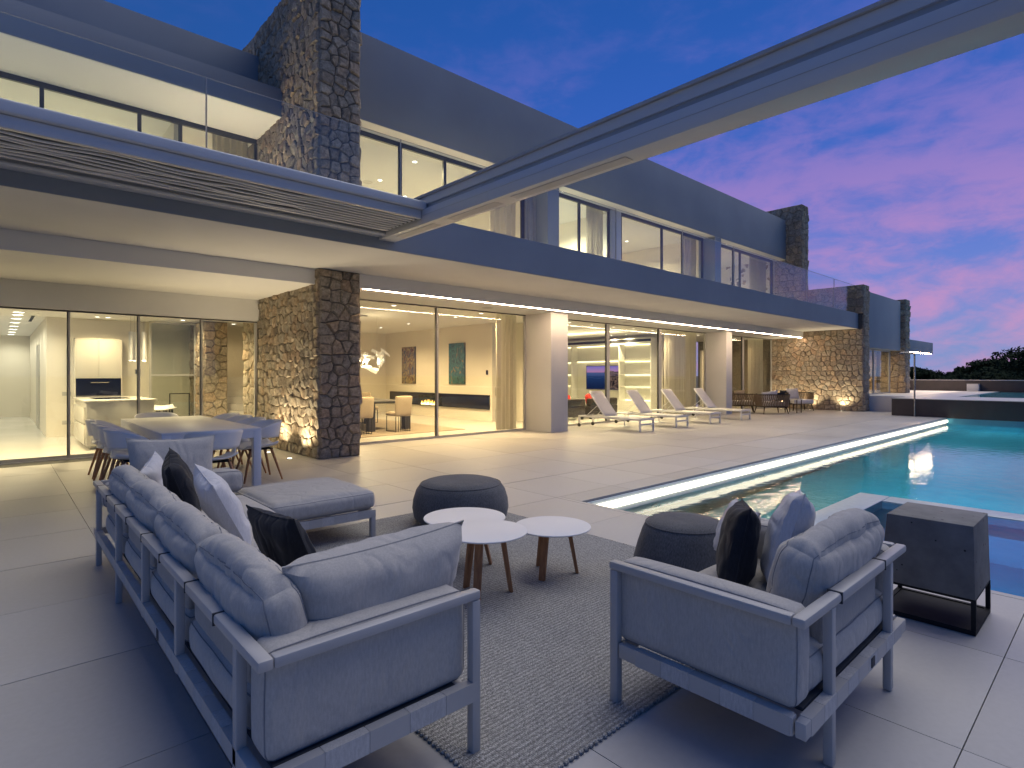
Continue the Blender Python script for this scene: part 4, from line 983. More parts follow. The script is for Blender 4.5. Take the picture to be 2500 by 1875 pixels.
def room_sofa(x0, x1, y0, y1, label, pl, pl_label):
    t = thing('leather_sofa', label, 'sofa', ((x0+x1)/2,(y0+y1)/2,0))
    MB().box(x0,x1,y0,y1,.10,.42).build('seat_base', M['darksofa'], t, bevel=.03); MB().box(x0,x1,y0,y0+.2,.421,.66).build('backrest', M['darksofa'], t, bevel=.04)
    for x in (x0+.08,x1-.08):
        for y in (y0+.08,y1-.08): MB().box(x-.03,x+.03,y-.03,y+.03,.006,.099).build('leg', M['steel'], t)
    p = thing('red_cushion', pl_label, 'cushion', (pl,y0+.27,.66)); cushion('cover', p, M['red'], (pl,y0+.27,.44), (.42,.14,.34), .06, .03, (R(-12),0,0), n=7)
room_sofa(12.2,13.75,11.65,12.5,'black leather sofa behind the first lounger, left of wide mullion',13.15,'bright red cushion on the left black sofa')
room_sofa(14.0,15.4,11.65,12.5,'black leather sofa right of the wide living room mullion',14.35,'bright red cushion on the right black sofa')
dfr = thing('interior_glass_door', 'dark blue framed glass door at right of the shelf wall', 'door', (19.4,12.6,0))
f = MB().box(18.95,19.02,12.3,12.36,.006,2.85).box(19.50,19.57,12.3,12.36,.006,2.85).box(19.02,19.50,12.3,12.36,2.78,2.85).box(19.02,19.50,12.3,12.36,1.08,1.12).build('frame', M['bluedark'], dfr)
MB().box(19.02,19.50,12.325,12.335,.006,2.78).build('pane', M['smoked'], dfr)
for x, y in ((12.7,11.4),(13.82,11.46),(14.96,11.48),(16.02,11.46),(17.09,11.42),(18.1,14.0),(18.1,13.3)):
    ceiling_spot(x, y, 2.989, 'round recessed spot in the living room ceiling', 'living room ceiling spots', 210 if y > 12 else 420, CREAM)
lamp('AREA', 'cove_lamp', (14.75,14.05,3.19), 60, CREAM, 2.0)
for x in (20.5,21.9,23.6): ceiling_spot(x, 11.6, 2.989, 'round recessed spot in the far lounge room ceiling', 'lounge room ceiling spots', 150, WARM)
stone_wall('stone_lounge_wall', 'dim stone wall seen through the glass at far ground floor room',
    [((19.0,14.5,.01), XA, ZA, NYm, 5.7, 2.97, .30)], [(18.95,24.7,14.505,14.59,.006,2.98)], (22,14.5,0), 18)
t = thing('lounge_door', 'pale inner door leaf behind the far lounge window', 'door', (23.0,12.6,0)); MB().box(22.6,23.45,12.6,12.65,.006,2.4).build('leaf', M['room'], t, bevel=.004); MB().box(22.55,22.598,12.58,12.67,.006,2.47).box(23.452,23.5,12.58,12.67,.006,2.47).box(22.598,23.452,12.58,12.67,2.402,2.47).build('architrave', M['cap'], t)
# soffit loudspeakers
for x, lb in ((8.3,'nearest the stone pier'),(13.6,'above the loungers'),(17.2,'nearest the second column')):
    t = thing('soffit_speaker', 'flat round white loudspeaker in the terrace soffit ' + lb, 'loudspeaker', (x,9.95,2.95), 'soffit loudspeakers'); MB().lathe([(.12,-.006),(.115,.0),(.0,.0)],(x,9.95,2.9545),24,False).build('grille', M['cap'], t); MB().lathe([(.135,-.003),(.121,-.007)],(x,9.95,2.9545),24,False).build('rim', M['alu_frame'], t)
# hall and kitchen spots
for y in (15.7,16.4,17.5,18.85,20.3,21.7,23.1,24.5): ceiling_spot(.33, y, 2.729, 'round recessed spot in the row along the hall ceiling', 'hall ceiling spots', 60, (1,.93,.72), .09)
for x, y, e in ((-2.4,13.0,420),(-.6,12.9,420),(1.0,12.9,420),(2.9,13.1,420),(3.28,15.3,130),(1.67,15.75,60),(1.87,15.75,60)): ceiling_spot(x, y, 2.729, 'round recessed spot in the kitchen ceiling', 'kitchen ceiling spots', e, CREAM)
ceiling_spot(4.5, 15.6, 2.729, 'round recessed spot above the inner stairs', 'stair ceiling spots', 40, WARM)
t = thing('ceiling_grille', 'thin black linear air grille in the hall ceiling', 'vent', (.6,17,2.73)); MB().box(.56,.62,16.4,18.2,2.722,2.7285).build('slot', M['steel'], t); MB().box(.545,.559,16.39,18.21,2.724,2.7285).box(.621,.635,16.39,18.21,2.724,2.7285).build('trim', M['ceiling'], t)
# upstairs spots
for x, y, e, c in ((7.17,12.85,2000,CREAM),(8.33,13.56,2000,CREAM),(7.15,11.2,900,CREAM)): ceiling_spot(x, y, 6.349, 'recessed spot in the wide upstairs room by first pilaster', 'upstairs left room spots', e, c)
ceiling_spot(12.2, 11.9, 6.349, 'recessed spot in the brightest upstairs room', 'bright upstairs room spots', 1700, (1,.88,.56)); ceiling_spot(12.0, 13.6, 6.349, 'recessed spot in the brightest upstairs room', 'bright upstairs room spots', 1700, (1,.88,.56))
for x in (15.2,17.2): ceiling_spot(x, 12.6, 6.349, 'recessed spot in upstairs room above the loungers', 'upstairs middle room spots', 800, CREAM)
for x in (20.6,22.8): ceiling_spot(x, 12.6, 6.349, 'recessed spot in the upstairs room nearest the far stack', 'upstairs right room spots', 620, CREAM)
for x in (-2.5,-.3,1.2): ceiling_spot(x, 14.0, 6.299, 'recessed spot in the upper left room', 'upper left room spots', 650, (1,.84,.50))
ceiling_spot(3.3, 14.0, 6.299, 'recessed spot in the small upper room beside the stone wall', 'upper small room spots', 1100, (1,.78,.48))
t = thing('ceiling_speaker', 'grey round ceiling loudspeaker in the wide upstairs room', 'loudspeaker', (7.0,13.2,6.35)); MB().lathe([(.13,-.006),(.12,.0),(0,0)],(7.0,13.17,6.3485),24,False).build('grille', M['alu_frame'], t); MB().lathe([(.145,-.003),(.131,-.008)],(7.0,13.17,6.3485),24,False).build('rim', M['ceiling'], t)
def canvas_y(label, x0, x1, y, z0, z1, mat):
    t = thing('painting', label, 'painting', ((x0+x1)/2,y,(z0+z1)/2)); MB().box(x0,x1,y-.03,y-.002,z0,z1).build('stretcher', M['darkwood'], t); MB().box(x0+.004,x1-.004,y-.037,y-.0305,z0+.004,z1-.004).build('canvas', mat, t)
canvas('dark floral painting on the wall of upstairs room above loungers', 18.845, 14.0, 15.4, 4.6, 5.75, M['paint_c'])
canvas('red and black figure painting in the far right upstairs room', 24.70, 13.2, 15.2, 4.3, 5.8, M['paint_d'])
boxpart('wall', M['room'], villa, 24.705, 24.738, 10.6, 15.79, ZT+.002, 6.349)

# lamps at the foot of the stone walls --------------------------------------
def ground_light(x, y, label, aim, e, z=0.0, spot=80, col_=(1,.80,.50), group='uplights sunk in the terrace floor'):
    t = thing('ground_light', label, 'floor light', (x,y,z), group)
    MB().lathe([(.055,.0),(.055,.006),(.042,.006),(.042,.001)], (x,y,z+.001), 20, False).build('steel_ring', M['chrome'], t, smooth=True)
    MB().lathe([(.042,.0),(.042,.003)], (x,y,z+.001), 20).build('lens', M['spot'], t)
    lamp('SPOT', 'uplight', (x,y,z+.03), e, col_, .03, aim=aim, spot=R(spot), blend=.8, parent=t)
ground_light(3.66,10.64,'floor light at the foot of stone pier, farther from camera', (.14,0,1), 105, spot=120)
ground_light(3.66,9.62,'floor light at the foot of stone pier, nearer the pier corner', (.14,0,1), 105, spot=120)
for y, lb in ((8.86,'floor light by far stone wall, middle one'),(7.69,'floor light by far stone wall, nearest its free end'),(10.0,'floor light by far stone wall behind the armchair')):
    ground_light(24.42,y,lb,(.22,0,1),90, spot=110)
ground_light(3.55,11.3,'floor light on balcony washing the tall stone wall', (.10,-.1,1), 170, ZT+.001, 130, group='balcony uplights')
ground_light(3.6,10.0,'floor light on balcony near the front of tall stone wall', (.35,0,1), 16, ZT+.001, 90, group='balcony uplights')
ground_light(24.3,9.9,'floor light on balcony by the far stone stack', (.40,0,1), 14, ZT+.001, 90, group='balcony uplights')
for x, lb in ((10.45,'nearer'),(18.9,'farther')): ground_light(x, 9.6, 'floor light on balcony before the '+lb+' upstairs pilaster', (0,.35,1), 2.5, ZT+.001, 70, (1,.92,.8), 'pilaster uplights')

# ================================================================ PERGOLA
pg = thing('pergola', 'white aluminium retractable pergola beam reaching out from balcony over the seats', 'pergola', (4.1,3.5,0))
PXa, PXb = 4.0, 4.26
b = MB().box(PXa, PXb, -.2, YF-.012, 3.335, 3.525).build('side_beam', M['alu_light'], pg, bevel=.006)
MB().box(PXa+.075, PXb-.02, -.2, YF-.012, 3.526, 3.60).build('beam_channel', M['alu'], pg)
MB().box(PXa+.055, PXb, -.2, YF-.012, 3.601, 3.70).build('guide_rail', M['alu_light'], pg, bevel=.004)
MB().box(PXa+.03, PXb, -.2, YF-.012, 3.702, 3.73).build('rail_flange', M['alu'], pg)
MB().box(PXa-.0035, PXa-.0005, -.19, YF-.02, 3.442, 3.445).build('beam_groove', M['alu'], pg)
# recessed luminaires under the beam
for y0, y1 in ((5.95,6.85),(4.75,5.65),(3.0,4.5)): MB().box(PXa+.07, PXb-.07, y0, y1, 3.329, 3.334).build('beam_luminaire', M['cap'], pg)
MB().box(-3.2, PXa-.002, -.2, -.02, 3.335, 3.60).build('front_beam', M['alu_light'], pg, bevel=.006)
MB().box(-3.2, -2.95, -.018, YF-.012, 3.335, 3.70).build('side_beam', M['alu_light'], pg, bevel=.006)
MB().box(4.03, 4.23, -.19, .01, .002, 3.334).build('post', M['alu_light'], pg, bevel=.006)
MB().box(-3.19, -2.97, -.19, .01, .002, 3.334).build('post', M['alu_light'], pg, bevel=.006)
# wall gutter on the balcony edge
MB().box(-2.94, PXa-.004, 7.03, YF-.004, 3.37, 3.46).box(-2.94, PXa-.004, 6.96, YF-.004, 3.462, 3.60).build('wall_gutter', M['alu_light'], pg, bevel=.004)
MB().tube([(-2.9,7.01,3.375),(PXa-.01,7.01,3.375)], .022, 10).build('gutter_tube', M['alu_light'], pg, smooth=True)
MB().tube([(-2.9,6.93,3.43),(PXa-.01,6.93,3.43)], .03, 10).build('roller_tube', M['alu_light'], pg, smooth=True)
# stacked fabric folds
for k in range(8):
    y = 6.22 + k*.098; n = 60; vs = []; fs = []
    for i in range(n+1):
        x = -2.9 + 6.86*i/n
        wv = .018*mnoise.noise(Vector((x*1.4, k*.9, 2.2)))*(1 if -1 < x < 3 else .2); wz = .022*mnoise.noise(Vector((x*1.9, k*.7, 9.1)))*(1 if -.5 < x < 2.6 else .2)
        for j in range(7):
            a = math.pi*(j/6); vs.append((x, y + wv - .024*math.cos(a), 3.55 - .135*math.sin(a) + wz*math.sin(a)))
    for i in range(n):
        for j in range(6): q = i*7+j; fs.append((q, q+7, q+8, q+1))
    MB().add(vs, fs).build('fabric_fold', M['foldcloth'], pg, smooth=True)
    MB().tube([(vs[i*7+3][0], vs[i*7+3][1]-.004, vs[i*7+3][2]-.006) for i in range(n+1)], .013, 6).build('fold_batten', M['whitetop'], pg, smooth=True)
MB().box(-2.94, PXa-.006, 6.17, 6.93, 3.56, 3.60).build('fold_cover', M['alu_dark'], pg)
MB().box(-2.94, PXa+.05, 6.055, 6.165, 3.515, 3.625).build('front_bar', M['alu_light'], pg, bevel=.02, seg=4)
MB().box(-2.94, PXa-.006, 6.10, 6.168, 3.405, 3.513).build('front_plate', M['alu_light'], pg, bevel=.01)
for k in range(8): MB().box(PXa-.03, PXa-.006, 6.21+k*.098, 6.23+k*.098, 3.42, 3.45).build('fold_runner', M['steel'], pg)

# ================================================================ SEATING GROUP
# rug
rug = thing('outdoor_rug', 'large grey heathered woven rug under the seating group', 'rug', (2.55,3.17,0))
RX0, RX1, RY0, RY1 = 1.24, 3.86, 1.395, 4.95
MB().box(RX0,RX1,RY0,RY1,.001,.011).build('weave', M['rug'], rug)
lp = MB()
for i in range(int((RX1-RX0)/.028)):
    for y in (RY0,RY1):
        x = RX0+.014+i*.028; lp.lathe([(.004,0),(.013,.003),(.013,.010),(.004,.014)], (x,y,.001), 6)
for i in range(int((RY1-RY0)/.028)):
    for x in (RX0,RX1):
        y = RY0+.014+i*.028; lp.lathe([(.004,0),(.013,.003),(.013,.010),(.004,.014)], (x,y,.001), 6)
o = lp.build('edge_loops', M['rug'], rug, smooth=True); tag(o, kind='stuff')

# sofa --------------------------------------------------------------------
sofa = thing('corner_sofa', 'long grey outdoor corner sofa with aluminium frame and chaise end', 'sofa', (1.2,3.4,0))
A = M['alu']
XB = .535
rail = MB().box(XB+.004, XB+.050, 1.650, 5.34, .577, .612).build('back_rail', A, sofa, bevel=.008)
MB().box(XB+.0505, 1.345, 1.650, 1.692, .577, .612).build('arm_rail', A, sofa, bevel=.008)
MB().box(XB+.0505, 1.50, 5.29, 5.34, .577, .612).build('arm_rail', A, sofa, bevel=.008)
for y, z0 in ((5.17,.002),(4.235,.002),(3.38,.185),(2.65,.185),(1.86,.002)):
    MB().box(XB+.008, XB+.042, y, y+.038, z0, .576).build('leg' if z0 < .1 else 'post', A, sofa, bevel=.005)
for x, y in ((1.302,1.648),(1.46,5.29)): MB().box(x+.004, x+.042, y+.003, y+.040, .002, .5765).build('leg', A, sofa, bevel=.005)
MB().box(XB+.008, XB+.044, 1.66, 5.33, .205, .262).build('bottom_rail', A, sofa, bevel=.004)
MB().box(XB+.05, 1.30, 1.652, 1.688, .205, .272).build('bottom_rail', A, sofa, bevel=.004)
MB().box(XB+.05, 2.40, 5.35, 5.39, .19, .245).build('bottom_rail', A, sofa, bevel=.004)
MB().box(1.26, 1.30, 1.692, 4.455, .205, .262).build('bottom_rail', A, sofa, bevel=.004)
for y in (5.07,4.62,4.25,3.84,3.38,2.95,2.48,2.09): MB().box(XB+.001, XB+.053, y-.004, y+.004, .573, .615).build('rail_sleeve', M['strapdark'], sofa)
for a, b in ((5.07,4.62),(4.25,3.84),(3.38,2.95),(2.48,2.09)): MB().box(XB+.0022, XB+.0518, b+.004, a-.004, .5755, .6138).build('rail_wrap', A, sofa, bevel=.006)
for k in range(28):
    y = 1.95+.118*k
    MB().box(XB+.0065, XB+.0455, y-.0575, y+.0575, .2036, .2634).build('strap', M['strap'] if k % 2 else A, sofa)
for k in range(5): MB().box(.66+.15*k-.0735, .66+.15*k+.0735, 1.6505, 1.6895, .2036, .2734).build('strap', M['strap'] if k % 2 else A, sofa)
MB().box(XB+.0042, XB+.0062, 2.98, 3.02, .21, .258).build('maker_tag', M['strapdark'], sofa)
# seat deck, cushions
MB().box(.60, 1.26, 1.70, 4.45, .255, .268).build('seat_deck', M['strapdark'], sofa)
for i, (a, b) in enumerate(((1.86,2.665),(2.665,3.47),(3.47,4.25),(4.25,5.08))):
    x1 = 1.31 if i < 3 else 1.545
    cushion('seat_cushion', sofa, M['fab'], ((.585+x1)/2, (a+b)/2, .264), (x1-.585, b-a-.006, .155), .055, .022, seed=i, wr=.003)
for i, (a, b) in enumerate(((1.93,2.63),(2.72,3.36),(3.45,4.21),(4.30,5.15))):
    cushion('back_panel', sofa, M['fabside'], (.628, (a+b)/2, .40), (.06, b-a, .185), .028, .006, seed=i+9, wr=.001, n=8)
for i, (a, b) in enumerate(((1.80,2.585),(2.585,3.375),(3.375,4.18),(4.18,4.93))):
    cushion('back_cushion', sofa, M['fab'], (.735, (a+b)/2, .42), (.17, b-a-.004, .345), .07, .05, (0,R(-14),0), seed=i+20, wr=.007, n=30, pinch=.016)
cushion('arm_pad', sofa, M['fab'], (.945, 1.772, .272), (.735, .15, .335), .035, .012, seed=31, wr=.002)
cushion('arm_pad', sofa, M['fab'], (1.07, 5.20, .42), (.98, .15, .185), .05, .02, seed=32, wr=.003)
# chaise end
MB().box(1.56, 2.445, 4.455, 4.497, .18, .243).build('chaise_rail', A, sofa, bevel=.004)
MB().box(1.30, 1.559, 4.456, 4.496, .19, .243).build('chaise_rail', A, sofa, bevel=.004)
MB().box(2.403, 2.445, 4.498, 5.40, .19, .243).build('chaise_rail', A, sofa, bevel=.004)
for x, y in ((2.403,4.4555),(2.403,5.36)): MB().box(x, x+.0425, y, y+.0425, .002, .2435).build('leg', A, sofa, bevel=.004)
for k in range(9): MB().box(1.42+.108*k, 1.42+.108*k+.1055, 4.4535, 4.4982, .1785, .2445).build('strap', M['strap'] if k % 2 else A, sofa)
cushion('chaise_cushion', sofa, M['fab'], (2.01, 4.93, .246), (.90, .93, .165), .055, .04, seed=40, wr=.004, n=20, pinch=.004)

def pillow_geo(w, h, t, n=18, wr=.012, seed=0, crease=1.0):
    vs = []; fs = []; ids = {}
    for s_ in (1,-1):
        for i in range(n+1):
            for j in range(n+1):
                u = -1+2*i/n; v = -1+2*j/n
                u2 = math.copysign(abs(u)**.85, u); v2 = math.copysign(abs(v)**.85, v)
                edge = max(abs(u), abs(v))
                k = (s_ if edge < 1 else 0, i, j)
                if k in ids: continue
                pin = 1 - .09*(1-v2*v2)*abs(u2)**3; pin2 = 1 - .09*(1-u2*u2)*abs(v2)**3
                x = u2*w/2*pin; y = v2*h/2*pin2
                th = t/2*((1-u2*u2)**.5*(1-v2*v2)**.5)**.75
                # creases running in from the seams
                cr_ = (math.sin(v2*17+seed+2*math.sin(u2*3+seed))*abs(u2)**2 + math.sin(u2*15+seed*2+2*math.sin(v2*3))*abs(v2)**2)*wr*.55*crease*(1-edge**6)
                nz_ = mnoise.noise(Vector((u2*2.2+seed*5, v2*2.2, s_*3)))*wr*1.3*(1-edge**4)
                ids[k] = len(vs); vs.append((x, y, s_*(th+cr_*.8+nz_)))
        for i in range(n):
            for j in range(n):
                q = []
                for a, b in ((i,j),(i+1,j),(i+1,j+1),(i,j+1)):
                    ed = max(abs(-1+2*a/n), abs(-1+2*b/n)) >= 1
                    q.append(ids[(0 if ed else s_, a, b)])
                fs.append(tuple(q) if s_ > 0 else tuple(q[::-1]))
    return vs, fs
def frame_mat(loc, normal, up, roll=0):
    n = Vector(normal).normalized(); u = Vector(up); u = (u - n*u.dot(n)).normalized(); x = u.cross(n)
    m = Matrix((x, u, n)).transposed().to_4x4(); m = Matrix.Translation(loc) @ m @ Matrix.Rotation(roll, 4, 'Z'); return m
def pillow(name, label, mat, center, normal, up, w, h, t, roll=0, seed=0, wr=.012, parent=None):
    m = frame_mat(center, normal, up, roll); vs, fs = pillow_geo(w, h, t, seed=seed, wr=wr)
    P = parent or thing(name, label, 'cushion', center)
    nm = 'cover'
    MB().add([m @ Vector(v) for v in vs], fs).build(nm, mat, P, smooth=True)
    # seam cord round the edge
    pts = []
    for k in range(64):
        a = k/64*4; s_ = int(a); f_ = a - s_; e = -1+2*f_
        u, v = ((e,-1),(1,e),(-e,1),(-1,-e))[s_]
        u2 = math.copysign(abs(u)**.85, u); v2 = math.copysign(abs(v)**.85, v)
        x = u2*w/2*(1 - .09*(1-v2*v2)*abs(u2)**3); y = v2*h/2*(1 - .09*(1-u2*u2)*abs(v2)**3); pts.append(m @ Vector((x, y, 0)))
    pts.append(pts[0]); MB().tube(pts, .0035, 6).build('piping', mat, P, smooth=True)
    return P
pillow('grey_cushion', 'big square grey cushion standing at the far end of corner sofa', M['fab'], (1.02,5.07,.675), (.05,-1,.22), (0,.2,1), .62, .52, .17, R(-1.5), 3, .010)
pillow('navy_cushion', 'navy throw cushion on the sofa between grey backs and white cushion', M['navy'], (.93,4.36,.655), (1,-.25,.35), (-.3,0,1), .50, .46, .17, R(4), 5, .012)
pillow('white_cushion', 'white throw cushion leaning on the sofa in front of the navy one', M['white_fab'], (1.00,3.70,.63), (1,-.12,.5), (-.4,.0,1), .56, .46, .18, R(3), 6, .013)
pillow('navy_cushion', 'navy throw cushion tucked behind nearest sofa back cushion', M['navy'], (.99,2.62,.60), (1,.05,.42), (-.3,0,1), .56, .44, .14, R(-3), 7, .010)
pillow('white_cushion', 'small white cushion peeking out at the far sofa corner', M['white_fab'], (.86,4.78,.62), (1,-.5,.3), (-.3,0,1), .42, .38, .14, R(6), 8, .012)
pillow('bolster_cushion', 'plump long grey bolster lying along the near sofa arm', M['fab'], (1.06,1.925,.615), (.03,-.94,-.30), (0,-.32,.94), .75, .40, .30, R(1), 9, .018)

# armchair ------------------------------------------------------------------
arm = thing('lounge_armchair', 'grey outdoor armchair with aluminium frame by the pool', 'armchair', (2.58,1.13,0))
AX0, AX1, AY0, AY1 = 1.965, 3.20, .72, 1.535
MB().box(AX0, AX1, AY0+.006, AY0+.052, .577, .612).build('back_rail', A, arm, bevel=.01)
for x in (AX0, AX1-.044): MB().box(x, x+.044, AY0+.0525, AY1, .577, .612).build('arm_rail', A, arm, bevel=.008)
for x in (AX0+.003, AX1-.046): MB().box(x, x+.038, AY1-.042, AY1-.003, .002, .5765).build('leg', A, arm, bevel=.005)
for x in (2.225, 2.955): MB().box(x, x+.038, AY0+.010, AY0+.044, .002, .576).build('leg', A, arm, bevel=.005)
MB().box(AX0+.01, AX1-.01, AY0+.008, AY0+.044, .205, .262).build('bottom_rail', A, arm, bevel=.004)
for x in (AX0+.006, AX1-.044): MB().box(x, x+.038, AY0+.05, AY1-.048, .205, .268).build('bottom_rail', A, arm, bevel=.004)
MB().box(AX0+.05, AX1-.05, AY1-.046, AY1-.01, .205, .262).build('bottom_rail', A, arm, bevel=.004)
for x in (2.31, 2.85): MB().box(x-.004, x+.004, AY0+.003, AY0+.055, .573, .615).build('rail_sleeve', M['strapdark'], arm)
MB().box(2.314, 2.846, AY0+.0042, AY0+.0538, .5755, .6138).build('rail_wrap', A, arm, bevel=.006)
for k in range(5): MB().box(AX0+.0045, AX0+.0455, .84+.125*k-.061, .84+.125*k+.061, .2036, .2694).build('strap', M['strap'] if k % 2 else A, arm)
for k in range(9):
    x = 2.08+.122*k
    MB().box(x-.0595, x+.0595, AY0+.0068, AY0+.0452, .2036, .2634).build('strap', M['strap'] if k % 2 else A, arm)
MB().box(2.66, 2.70, AY0+.0035, AY0+.0065, .213, .252).build('maker_tag', M['strapdark'], arm)
MB().box(2.06, 3.11, .77, 1.49, .255, .268).build('seat_deck', M['strapdark'], arm)
cushion('seat_cushion', arm, M['fab'], (2.585,1.135,.264), (.97,.73,.17), .06, .025, seed=50, wr=.003)
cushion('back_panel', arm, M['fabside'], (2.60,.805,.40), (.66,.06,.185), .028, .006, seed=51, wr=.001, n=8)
cushion('arm_pad', arm, M['fab'], (2.068,1.145,.270), (.135,.75,.34), .035, .012, seed=52, wr=.002)
cushion('arm_pad', arm, M['fab'], (3.095,1.145,.270), (.135,.75,.34), .035, .012, seed=53, wr=.002)
cushion('back_cushion', arm, M['fab'], (2.655,.935,.42), (.84,.18,.36), .07, .05, (R(14),0,0), seed=54, wr=.007, n=30, pinch=.016)
pillow('white_cushion', 'white satin cushion leaning against armchair back', M['white_fab'], (2.76,1.10,.65), (-.38,1,.30), (.1,-.25,1), .52, .46, .18, R(8), 12, .014)
pillow('navy_cushion', 'navy cushion propped upright on the armchair seat', M['navy'], (2.61,1.27,.60), (-.55,1,.22), (.1,-.2,1), .46, .42, .17, R(7), 13, .014)
pillow('white_cushion', 'white cushion half hidden behind navy one on the armchair', M['white_fab'], (2.98,1.46,.56), (-.6,.6,.35), (.2,-.2,1), .36, .32, .14, R(0), 14, .012)

# poufs ---------------------------------------------------------------------
p = thing('pouf', 'wide charcoal round pouf behind the white coffee tables', 'pouf', (3.30,4.36,0))
MB().lathe([(.0,.012),(.33,.012),(.40,.03),(.445,.08),(.46,.16),(.452,.24),(.425,.325),(.39,.375),(.345,.40),(.30,.412),(.15,.419),(.0,.42)], (3.30,4.36,0), 56, False).build('cover', M['pouf'], p, smooth=True)
MB().tube([(3.30+.385*math.cos(t/40*2*math.pi),4.36+.385*math.sin(t/40*2*math.pi),.381) for t in range(41)], .004, 6).build('piping', M['pouf'], p, smooth=True)
p = thing('pouf', 'smaller tapered charcoal pouf between the rug and the armchair', 'pouf', (3.47,2.06,0))
MB().lathe([(.0,.012),(.30,.012),(.345,.04),(.355,.10),(.34,.18),(.315,.27),(.285,.36),(.262,.405),(.225,.43),(.12,.44),(.0,.442)], (3.47,2.06,0), 56, False).build('cover', M['pouf'], p, smooth=True)
MB().tube([(3.47+.262*math.cos(t/40*2*math.pi),2.06+.262*math.sin(t/40*2*math.pi),.407) for t in range(41)], .004, 6).build('piping', M['pouf'], p, smooth=True)

# coffee tables ---------------------------------------------------------------
def coffee(label, cx_, cy_, h, r, a0):
    t = thing('coffee_table', label, 'coffee table', (cx_,cy_,.011), 'white round coffee tables')
    MB().lathe([(r-.012,0),(r-.002,.004),(r,.008),(r-.002,.012),(r-.008,.013),(0.0,.013)], (cx_,cy_,h-.013), 64).build('tabletop', M['whitetop'], t, smooth=True)
    for k in range(3):
        a = a0 + k*2*math.pi/3; ca, sa = math.cos(a), math.sin(a)
        tx, ty, bx3, by3 = cx_+.115*ca, cy_+.115*sa, cx_+(r*.64)*ca, cy_+(r*.64)*sa
        m = MB(); ax = Vector((-sa, ca, 0)); rad = Vector((ca, sa, 0)); vs = []
        for (px_, py_, z, ww, tt) in ((tx,ty,h-.020,.026,.015),(bx3,by3,.012,.024,.011)):
            for i, j in ((-1,-1),(1,-1),(1,1),(-1,1)): vs.append(Vector((px_,py_,z)) + ax*ww*i + rad*tt*j)
        m.add(vs, [(3,2,1,0),(4,5,6,7),(0,1,5,4),(1,2,6,5),(2,3,7,6),(3,0,4,7)]); m.build('leg', M['teak'], t, bevel=.006)
        MB().box(tx-.02,tx+.02,ty-.02,ty+.02,h-.0195,h-.0135).build('leg_plate', M['chrome'], t)
coffee('taller white round coffee table in front, overlapping the other two', 2.31, 2.80, .425, .275, -.45)
coffee('white round coffee table at the back in front of wide pouf', 2.58, 3.36, .362, .305, -.80)
coffee('low white round coffee table on the right of the three', 2.92, 2.78, .350, .272, -.72)

# garden heater -------------------------------------------------------------------
ht = thing('concrete_fire_block', 'tapered grey concrete block on black steel stand by the pool', 'outdoor heater', (4.15,.78,0))
def frustum(x0,x1,y0,y1,z0,X0,X1,Y0,Y1,z1):
    return [(x0,y0,z0),(x1,y0,z0),(x1,y1,z0),(x0,y1,z0),(X0,Y0,z1),(X1,Y0,z1),(X1,Y1,z1),(X0,Y1,z1)], [(0,3,2,1),(4,5,6,7),(0,1,5,4),(1,2,6,5),(2,3,7,6),(3,0,4,7)]
MB().add(*frustum(3.905,4.38,.575,1.02,.20,3.90,4.345,.582,.985,.60)).build('block', M['concrete'], ht, bevel=.004)
fr_ = MB()
for x in (3.93,4.375):
    for y in (.585,1.03): fr_.bar((x,y,.03),(x-.005,y,.195),.022,.022)
fr_.build('stand_legs', M['steel'], ht)
MB().box(3.92,4.39,.575,.60,.002,.028).box(3.92,4.39,1.02,1.045,.002,.028).box(3.92,3.945,.601,1.019,.002,.028).box(4.365,4.39,.601,1.019,.002,.028).build('base_frame', M['steel'], ht)
MB().box(3.915,4.385,.578,1.03,.185,.199).build('top_frame', M['steel'], ht)
MB().box(3.946,4.364,.601,1.019,.010,.022).build('shelf_plate', M['steel'], ht)

